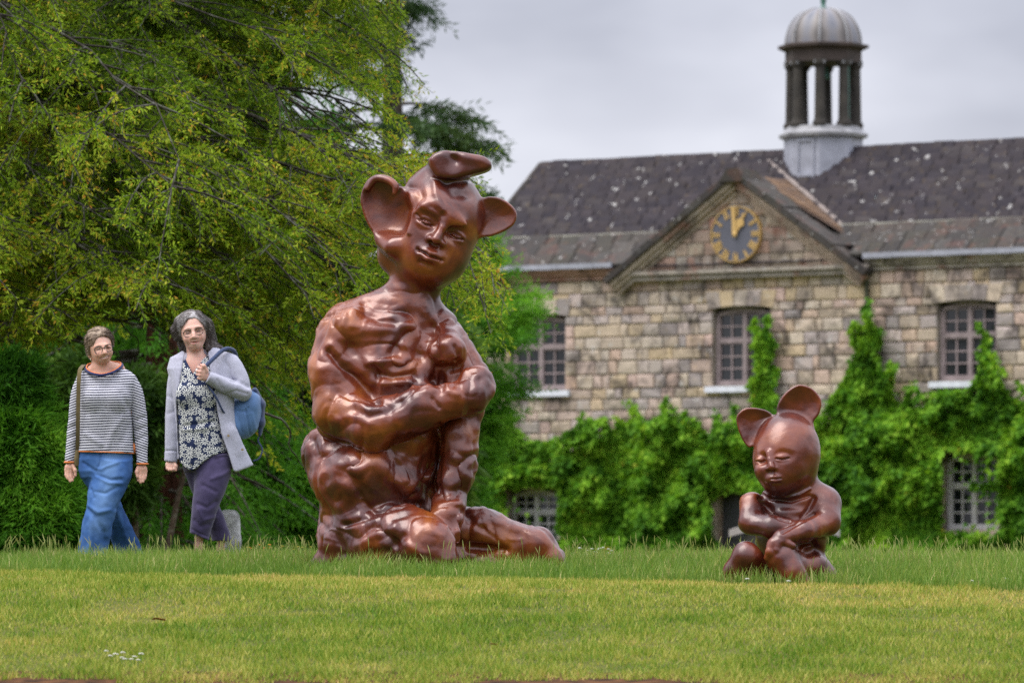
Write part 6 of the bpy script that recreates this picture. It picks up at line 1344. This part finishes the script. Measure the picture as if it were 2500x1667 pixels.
def build_woman_right():
    Y0 = 35.8; base = P(500, HOR, Y0); base.z = float(gz(np.array([base.x]), np.array([Y0]))[0])
    root = empty('person', tuple(base)); tag(root, 'woman with grey hair in lilac cardigan and daisy tunic holding a strap', 'person')
    def out(f, nm, mats, parent=root, **k): f.smooth(1, .4); return f.out(nm, Y0, mats, parent, base=base, **k)
    def tube(nm, pts, r, mat, parent=root, n=6, closed=False): return pxtube(pts, r, Y0, base, n, closed).build(nm, mat, parent, smooth=True)
    f = Field((385, 640), (-75, 110), (745, 1395), 1.7, 1.8, [(745, 935, 1.35), (935, 1105, 3.0), (1105, 1165, 1.4), (1165, 1300, 3), (1300, 1400, 2)]); E, C = f.ell, f.chain
    E((470, 12, 800), (34, 41, 38), k=6); E((474, -4, 820), (28, 29, 33), rotm(rz=-8), k=10); E((478, -14, 842), (17, 17, 14), k=8); C([(472, 10, 838), (479, 14, 875), (484, 14, 905)], [20, 21.5, 32], k=8); E((478, 6, 892), (34, 24, 30), k=10)
    fr = f.front
    E((475, fr(475, 804)+2, 803), (23, 4, 4), rotm(rz=-11), k=7)
    for x, y in ((461, 814), (486, 809)): q = fr(x, y); E((x, q-2, y), (8, 4.5, 5.5), rotm(rz=-11), k=6, op='s'); E((x, q+3.5, y), (6, 4, 4.3), k=2)
    nd = fr(475, 824); C([(473.5, fr(473, 808)+1, 808), (475, nd-4, 818), (476, nd-7, 824)], [3.2, 4.2, 5.4], k=4); E((470.5, nd-.5, 826), (3.4, 3.5, 2.8), k=3); E((481, nd-.5, 824.6), (3.4, 3.5, 2.8), k=3)
    E((460, fr(460, 829)+3, 829), (9, 7, 8), k=9); E((490, fr(490, 824)+4, 824), (8, 7, 8), k=9)
    md = fr(477, 836); C([(467, md+3, 837), (477, md-.5, 834.5), (486, md+3, 833.5)], [1.7, 2.8, 1.7], k=2.5); C([(469, md+3, 839.5), (477.5, md-.2, 840), (485, md+3, 837)], [1.8, 3.2, 1.8], k=2.5); E((477, md-1.5, 837), (6, 4, 1.3), rotm(rz=-8), k=1.2, op='s')
    C([(438, 6, 808), (436, 4, 816), (440, 4, 824)], [5, 5, 3.5], k=3); C([(503, 8, 810), (503, 8, 820)], [4, 3.2], k=3)
    C([(484, 14, 905), (486, 12, 1000), (496, 10, 1105)], [34, 36, 38], k=8); C([(445, 16, 895), (421, 18, 1000), (417, 5, 1126)], [14, 11, 8.5], k=6); C([(540, 16, 895), (594, 0, 962), (507, -52, 920)], [14, 11, 8.5], k=6)
    C([(520, 0, 1115), (505, -22, 1235), (487, -18, 1310), (485, -15, 1380)], [28, 16, 10.5, 9], k=8); C([(478, 14, 1115), (512, 42, 1240), (536, 60, 1310), (536, 62, 1380)], [28, 16, 10.5, 9], k=8)
    hand(f, (417, 5, 1124), [(408, -4, 1134), (413, -7, 1137), (419, -8, 1138), (425, -6, 1137)], [[(409, -10, 1144), (416, -8, 1147)], [(414, -13, 1147), (421, -9, 1149)], [(420, -14, 1147), (426, -9, 1148)], [(426, -12, 1145), (429, -6, 1146)]], [(424, -2, 1128), (430, -9, 1138), (430, -12, 1148)], 3.3)
    # fist closed round the strap
    hand(f, (511, -52, 924), [(497, -62, 902), (494, -62, 910), (493, -61, 918), (494, -59, 926)], [[(488, -56, 899), (492, -47, 899)], [(485, -55, 908), (490, -46, 909)], [(485, -54, 916), (490, -46, 918)], [(487, -52, 925), (492, -46, 926)]], [(508, -60, 908), (502, -64, 896), (494, -60, 893)], 3.6)
    f.mesh(); st = f.stroke; st([(468, 837.5), (477, 837), (486, 835)], 1.1, -1.6); st([(461, 826), (460, 835), (464, 843)], 2.2, -1.0); st([(490, 822), (493, 830), (489, 838)], 2.2, -.9)
    ft = [('lip', [(468, 838), (477, 839), (486, 836)], 2.6, (.58, .25, .23), .75), ('mouth', [(470, 837.4), (477, 837.2), (485, 835.2)], 1.1, (.10, .03, .03), .85), ('cheek', [(458, 830), (462, 832)], 8, (.66, .34, .27), .45), ('cheek', [(491, 826), (493, 826)], 7, (.66, .34, .27), .4), ('fore', [(465, 790), (487, 786)], 11, (.66, .43, .35), .5), ('lightened_chin', [(472, 850), (484, 849)], 7, (.67, .43, .34), .7),  # chin colour lifted here too, against overhead shade
        ('brow', [(453, 807), (461, 803), (468, 805)], 1.6, (.17, .12, .09), .65), ('brow', [(480, 802), (487, 799), (495, 801)], 1.6, (.17, .12, .09), .65), ('eye', [(458, 815), (464, 813.8)], 2.1, (.05, .04, .04), .8), ('eye', [(483.5, 810), (489, 809)], 2.1, (.05, .04, .04), .8), ('chest', [(470, 895), (485, 890)], 22, (.64, .35, .28), .6)]
    out(f, 'body', [M_SKIN], attrs={'col': face_colour(f, ft, np.array([.62, .38, .30]))})
    # hair: parted, grey over the forehead, dark at the sides, blowing back over the shoulder
    f = Field((415, 550), (-48, 85), (745, 885), 1.4); E, C = f.ell, f.chain
    E((469, 15, 798), (39.5, 46, 41.5), rotm(rz=-6), k=6); C([(440, 8, 790), (430, 10, 806), (432, 12, 822)], [14, 12, 9], k=10); C([(505, 16, 790), (509, 22, 808), (511, 26, 826), (520, 26, 842), (540, 24, 848)], [13, 12, 13, 10, 3], k=8); C([(506, 30, 820), (512, 26, 846), (524, 24, 852)], [14, 11, 5], k=8); C([(445, 34, 825), (452, 26, 850), (458, 22, 862)], [16, 12, 6], k=8)
    E((477, -34, 814), (29, 45, 39), rotm(rz=-14), k=3, op='s'); E((453, -36, 812), (15, 36, 22), rotm(rz=20), k=5, op='s'); E((474, -10, 845), (25, 36, 22), k=5, op='s'); f.mesh(); f.push(1.4*fbm(f.V*np.array([.8, 1, .35]), 8, 2)); f.normals()
    hm = hair_mat('grey_brown_hair', (.035, .028, .026), (.17, .15, .145), (.50, .49, .50), 22, dark=(1.655, 1.735)); h = out(f, 'hair', [hm]); strands(f, 'hair_strands', Y0, base, hm, h, lambda p: (np.sign(p[0]-474)*.9+(.5 if p[0] > 500 else 0), .5, .75), 620, np.random.default_rng(6), 34, .75, 1.8, 1.2)
    rot = R(-11); gy = min(fr(461, 817), fr(487, 811))-5; g = MB()
    for cx, cy in ((460.5, 816), (487, 810.5)): pxtube([(x, gy+abs(x-474)*.16, y) for x, _, y in ring((cx, 0, cy, 0), 10.2, 7.6, rot, flat=2.8)], .75, Y0, base, 6, True, g)
    pxtube([(470.5, gy, 811), (474, gy-1, 809.6), (477, gy, 809.6)], .7, Y0, base, 6, False, g); pxtube([(450.5, gy+4, 814), (442, 2, 812), (437, 18, 812)], .7, Y0, base, 6, False, g); pxtube([(497, gy+4, 806), (503, 4, 803), (503, 18, 804)], .7, Y0, base, 6, False, g)
    gl = g.build('glasses', mat_plain('bronze_glasses', (.05, .035, .025), .35, .5), root, smooth=True)
    for cx, cy in ((460.5, 816), (487, 810.5)):
        m = MB(); k = Y0/F; pts = [((x-1250)*k-base.x, Y0+(gy+abs(x-474)*.16)*k-base.y, (HOR-y)*k-base.z) for x, _, y in ring((cx, 0, cy, 0), 9.6, 7.1, rot, flat=2.8)]; m.add(pts, [tuple(range(len(pts)))]); m.build('lens', M_LENS, gl, fix=False)
    # tunic
    hem = lambda x: np.interp(x, [425, 440, 455, 470, 485, 500, 517, 540, 562, 580], [1118, 1130, 1143, 1150, 1143, 1127, 1114, 1106, 1100, 1098])
    f = Field((410, 585), (-60, 70), (850, 1165), 2.0); f.loft([(862, 479, 18, 26, 20), (880, 480, 12, 44, 28), (905, 482, 8, 52, 36), (950, 484, 2, 54, 42), (1000, 486, 0, 53, 42), (1060, 493, 0, 57, 44), (1105, 498, 0, 61, 46), (1160, 500, 0, 63, 48)], k=2)
    f.ell((458, -30, 965), (26, 16, 26), k=16); f.ell((505, -30, 965), (26, 16, 26), k=16)
    f.func(lambda X, D, Y: np.maximum(np.abs(X-(475-(Y-870)*.06))-np.clip((914-Y)*.55, 0, 30)+0*D, D-16), 2, 's', (430, -80, 840), (530, 20, 920)); f.ell((479, 8, 858), (30, 34, 22), k=4, op='s')
    f.func(lambda X, D, Y: Y-hem(X)-.0*D, 1.5, 'i'); f.mesh(); f.push(1.8*vnoise(f.V*np.array([1, 1, .4]), 22, 2.)*np.clip((f.V[:, 2]-940)/60, .1, 1)); f.normals()
    for ln, a in (([(455, 1040), (490, 1035), (525, 1030)], -3.2), ([(450, 1050), (490, 1048), (525, 1042)], 2.4), ([(500, 1060), (515, 1110)], -2.5), ([(475, 1080), (470, 1130)], 2.2)): f.stroke(ln, 5, a)
    out(f, 'tunic', [M_DAISY])
    # cardigan: open at the front
    xl = lambda y: np.interp(y, [855, 900, 985, 1060, 1150], [452, 446, 432, 434, 440]); xr = lambda y: np.interp(y, [850, 890, 940, 1003, 1060, 1100, 1151], [505, 512, 522, 532, 543, 556, 574])
    f = Field((395, 632), (-62, 80), (843, 1165), 2.1); f.loft([(848, 492, 24, 36, 20), (858, 494, 22, 58, 26), (872, 494, 19, 80, 32), (900, 495, 14, 88, 38), (950, 496, 8, 76, 47), (1000, 498, 6, 72, 48), (1060, 506, 6, 76, 50), (1105, 516, 6, 84, 52), (1152, 524, 6, 90, 54)], k=3, p=2.2)
    f.chain([(560, -22, 1060), (578, -16, 1105), (592, -8, 1142)], [20, 22, 26], k=14, flat=.6)
    f.func(lambda X, D, Y: np.maximum(np.maximum(xl(Y)-X, X-xr(Y)), D-24+0*X), 3, 's'); f.func(lambda X, D, Y: Y-np.interp(X, [400, 500, 560, 577, 618, 640], [1120, 1125, 1140, 1152, 1136, 1125])+0*D, 2, 'i'); f.ell((480, 12, 846), (36, 34, 22), k=5, op='s'); f.mesh(); f.push(1.6*vnoise(f.V*np.array([1, 1, .5]), 24, 6.)); f.normals()
    cd = out(f, 'cardigan', [M_CARD])
    f = Field((385, 470), (-35, 70), (850, 1140), 2.0); f.limb([(448, 16, 885), (431, 17, 930), (423, 18, 1000), (420, 12, 1060), (417, 4, 1126)], [25, 23.5, 20, 18, 16]); f.func(lambda X, D, Y: Y-1127-.12*(X-417), 1.2, 'i'); f.mesh(); f.push(.8*vnoise(f.V*np.array([1, 1, 1.3]), 24, 3.)); f.normals()
    for ln, w, a in (([(402, 1100), (435, 1100)], 2.2, -2.5), ([(405, 965), (430, 975)], 5, -1.5), ([(410, 1010), (436, 1000)], 5, -1.5), ([(440, 890), (432, 930), (436, 970)], 6, -3)): f.stroke(ln, w, a)
    out(f, 'sleeve', [M_CARD], cd)
    f = Field((480, 640), (-85, 75), (840, 1000), 2.0); f.limb([(532, 16, 882), (560, 16, 890), (582, 8, 926), (592, -4, 957)], [25, 27, 25, 21]); f.limb([(592, -4, 957), (555, -34, 943), (512, -54, 923)], [21.5, 19, 15.5], k=4); n_ = np.array([-.90, -.36, -.40]); n_ /= np.linalg.norm(n_); f.func(lambda X, D, Y: ((X-509)*n_[0]+(D+53)*n_[1]+(Y-921)*n_[2])+0*X, 1.2, 'i', (480, -90, 880), (540, 0, 960)); f.mesh(); f.push(1.6*vnoise(f.V, 20, 9.)); f.normals()
    for ln, w, a in (([(570, 930), (590, 935), (608, 945)], 4, -3.5), ([(545, 905), (560, 925), (575, 930)], 6, -3), ([(560, 962), (580, 955), (605, 962)], 4, -2.5), ([(535, 930), (545, 950)], 4, -1.8)): f.stroke(ln, w, a)
    out(f, 'sleeve', [M_CARD], cd)
    for x, y in ((560, 1064), (594, 1098)): q = MB(); k = Y0/F; q.lathe([(.001, -.002), (3.2*k, -.001), (3.2*k, .001), (.001, .002)], 12); o = q.build('button', mat_plain('horn_button', (.30, .22, .12), .4), cd); o.location = Vector(((x-1250)*k, Y0-42*k, (HOR-y)*k))-base; o.rotation_euler = (R(90), 0, 0)
    # trousers
    f = Field((430, 600), (-70, 100), (1085, 1330), 2.0); f.loft([(1090, 500, 6, 58, 40), (1130, 504, 6, 60, 42), (1150, 506, 6, 55, 40)], k=4); f.loft([(1110, 526, 0, 42, 38), (1160, 520, -10, 44, 40), (1200, 512, -20, 38, 36), (1240, 503, -26, 32, 32), (1280, 494, -24, 27, 28), (1304, 488, -20, 24.5, 26), (1322, 487, -19, 24, 26)], k=10)
    f.loft([(1110, 478, 14, 34, 34), (1160, 482, 22, 31, 32), (1210, 498, 34, 27, 29), (1260, 519, 48, 26, 27), (1295, 532, 58, 25, 25), (1322, 538, 62, 24, 25)], k=10)
    f.func(lambda X, D, Y: Y-(1300+(X-465)*.40)*(D < 20)-(1320)*(D >= 20), 1.2, 'i', (430, -80, 1280)); f.mesh(); f.push(1.9*vnoise(f.V*np.array([.8, 1, .8]), 24, 4.)); f.normals()
    for ln, w, a in (([(520, 1170), (545, 1160), (560, 1150)], 5, 2.5), ([(500, 1185), (530, 1200)], 5, -2.6), ([(485, 1230), (510, 1240), (530, 1225)], 5, -3), ([(488, 1245), (500, 1270), (525, 1262)], 5, 2.6), ([(478, 1270), (492, 1285), (512, 1280)], 5, -2.6), ([(470, 1291), (490, 1302), (510, 1309)], 2, -2), ([(530, 1120), (560, 1112)], 4, -2)): f.stroke(ln, w, a)
    out(f, 'trousers', [M_TROU])
    shoe('shoe', M_SHOE, root, base, Y0, (485, -18, 1383)); shoe('shoe', M_SHOE, root, base, Y0, (536, 60, 1383))
    # backpack carried on one shoulder
    bp = empty('backpack', tuple(base)); tag(bp, 'blue nylon backpack slung from one shoulder of the lilac cardigan', 'backpack')
    f = Field((530, 655), (-35, 125), (935, 1085), 2.0); f.ell((588, 40, 1020), (44, 44, 50), rotm(rz=-14), k=6); f.ell((610, 42, 985), (27, 40, 36), k=22); f.ell((572, 25, 1040), (30, 36, 28), k=16); f.mesh(); f.push(1.5*vnoise(f.V, 22, 3.)); f.normals()
    for ln, w, a in (([(600, 1000), (606, 1030), (610, 1060)], 2.2, -3.5), ([(570, 1000), (600, 1005), (606, 995)], 3, -2.5), ([(556, 1010), (575, 1050)], 4, -2.5), ([(580, 1015), (592, 1055)], 4, -2), ([(615, 1010), (622, 1045)], 5, 2)): f.stroke(ln, w, a)
    f.smooth(1, .4); f.out('bag', Y0, [M_BPACK], bp, base=base)
    f = Field((600, 655), (10, 120), (935, 1075), 2.0); f.chain([(620, 40, 952), (634, 52, 985), (634, 56, 1030), (632, 52, 1060)], [8, 10, 9, 4], k=3, flat=2.2, kk=10); f.mesh(); f.smooth(1); f.out('padded_strap', Y0, [M_BPD], bp, base=base)
    def strap(pts, w, nm, mat):
        k = Y0/F; L_ = [Vector(((p[0]-1250)*k, Y0+p[1]*k, (HOR-p[2])*k))-base for p in smoothline(pts, 5)]; mb = MB(); mb.tube(L_, w*k, 8); o = mb.build(nm, mat, bp, smooth=True); return o
    strap([(573, 58, 900), (573, 34, 862), (560, 4, 851), (544, -14, 856), (528, -34, 872), (514, -50, 887), (502, -58, 900), (494, -52, 914)], 5.2, 'shoulder_strap', M_BPD)
    strap([(494, -50, 912), (512, -49, 945), (530, -50, 970), (545, -38, 1002), (556, -8, 1015)], 2.6, 'lower_strap', M_BPD)
    strap([(632, 52, 1058), (628, 50, 1075), (638, 46, 1095), (630, 44, 1118), (615, 40, 1124)], 2.0, 'hanging_webbing', M_BPD)
build_woman_left(); build_woman_right()
# ------------------------------------------------------------------ small things behind the crest
def build_small_things():
    # white weathered standing stone behind the right woman
    Y = 46.0; f = Field((505, 610), (-40, 40), (1225, 1430), 2.6); f.loft([(1245, 560, 0, 14, 14), (1256, 561, 0, 22, 22), (1285, 562, 0, 25, 24), (1340, 562, 0, 26, 25), (1425, 562, 0, 28, 28)], k=3, p=2.8); f.mesh(); f.push(2.4*fbm(f.V, 22, 3)); f.smooth(2)
    t = NT('lichened_white_stone'); n = t.noise(t.objco(), 9, 6, .7); c = t.ramp(n, [(.35, (.16, .16, .16)), (.47, (.44, .44, .45)), (.6, (.66, .66, .68))])
    base = P(562, 1383, Y); base.z = float(gz(np.array([base.x]), np.array([Y]))[0]); o = f.out('standing_stone', Y, [t.done(t.bsdf(c, .9, bump=n, bstr=.4))], None, base=base); o.location = base; tag(o, 'pale lichened standing stone behind the right woman', 'stone')
    # shallow arched bench before the doorway
    Y = 70.0; base = P(1915, 1383, Y); base.z = float(gz(np.array([base.x]), np.array([Y]))[0]); r = empty('garden_bench', tuple(base)); tag(r, 'pale arched stone bench before the doorway behind the small sculpture', 'bench')
    m = mat_plain('pale_bench_stone', (.34, .31, .30), .8, 0, .2, 5, .2); k = Y/F; mb = MB(); n = 24; vs = []; fs = []
    for i in range(n+1):
        t_ = i/n*2-1; x = t_*135*k; z = (HOR-1304)*k-base.z+(26*(1-abs(t_)**1.7)-6)*k; w = .30*(1-.75*abs(t_)**6)
        vs += [(x, -w, z), (x, w, z), (x, w, z+.10), (x, -w, z+.10)]
    for i in range(n):
        for j in range(4): fs.append((i*4+j, i*4+(j+1) % 4, i*4+4+(j+1) % 4, i*4+4+j))
    fs += [(0, 1, 2, 3), (n*4+3, n*4+2, n*4+1, n*4)]; mb.add(vs, fs); mb.build('seat_slab', m, r)
    zt = (HOR-1290)*k-base.z
    for s in (-1, 1): mb = MB(); mb.prism([(s*.42-.16, 0), (s*.42+.16, 0), (s*.42+.11, zt), (s*.42-.11, zt)], -.2, .2); mb.build('leg', M_DARKST, r)
    # white flowering clump at the crest
    rng = np.random.default_rng(8); Y = 36.5; b = P(1432, 1383, Y); b.z = float(gz(np.array([b.x]), np.array([Y]))[0]); r = empty('white_flower_clump', tuple(b)); tag(r, 'small clump of white flowers in the long grass beside the large sculpture foot', 'flowers')
    mb = MB(); st = MB()
    for i in range(26):
        x, y, z = rng.normal()*.10, rng.normal()*.05, .06+.08*rng.random(); st.tube([(x*.4, y*.4, -.01), (x, y, z)], .0014, 4); flower_head(mb, (x, y, z), .010+.006*rng.random())
    mb.build('flower_heads', mat_plain('white_petals', (.7, .7, .66), .7), r, smooth=True)['kind'] = 'stuff'; st.build('stems', mat_plain('green_stems', (.10, .17, .05), .7), r)
    # orange and yellow wild flowers behind the crest
    for px, n, col, lab in ((640, 10, (.75, .25, .03), 'orange wild flowers in the grass left of the large sculpture'), (690, 26, (.62, .47, .05), 'yellow wild flowers in the grass left of the large sculpture')):
        Y = 37.5; b = P(px, 1383, Y); b.z = float(gz(np.array([b.x]), np.array([Y]))[0]); r = empty('wildflower_clump', tuple(b)); tag(r, lab, 'flowers'); mb = MB(); st = MB()
        for i in range(n):
            x, y, z = rng.normal()*.10, rng.normal()*.1, .08+.10*rng.random(); st.tube([(x*.6, y*.6, -.01), (x, y, z)], .0014, 4); flower_head(mb, (x, y, z), .007+.005*rng.random())
        mb.build('flower_heads', mat_plain('wild_petals', col, .7), r, smooth=True)['kind'] = 'stuff'; st.build('stems', mat_plain('green_stems', (.10, .17, .05), .7), r)
M_DARKST = mat_plain('bench_leg_stone', (.10, .09, .085), .9)
build_small_things()
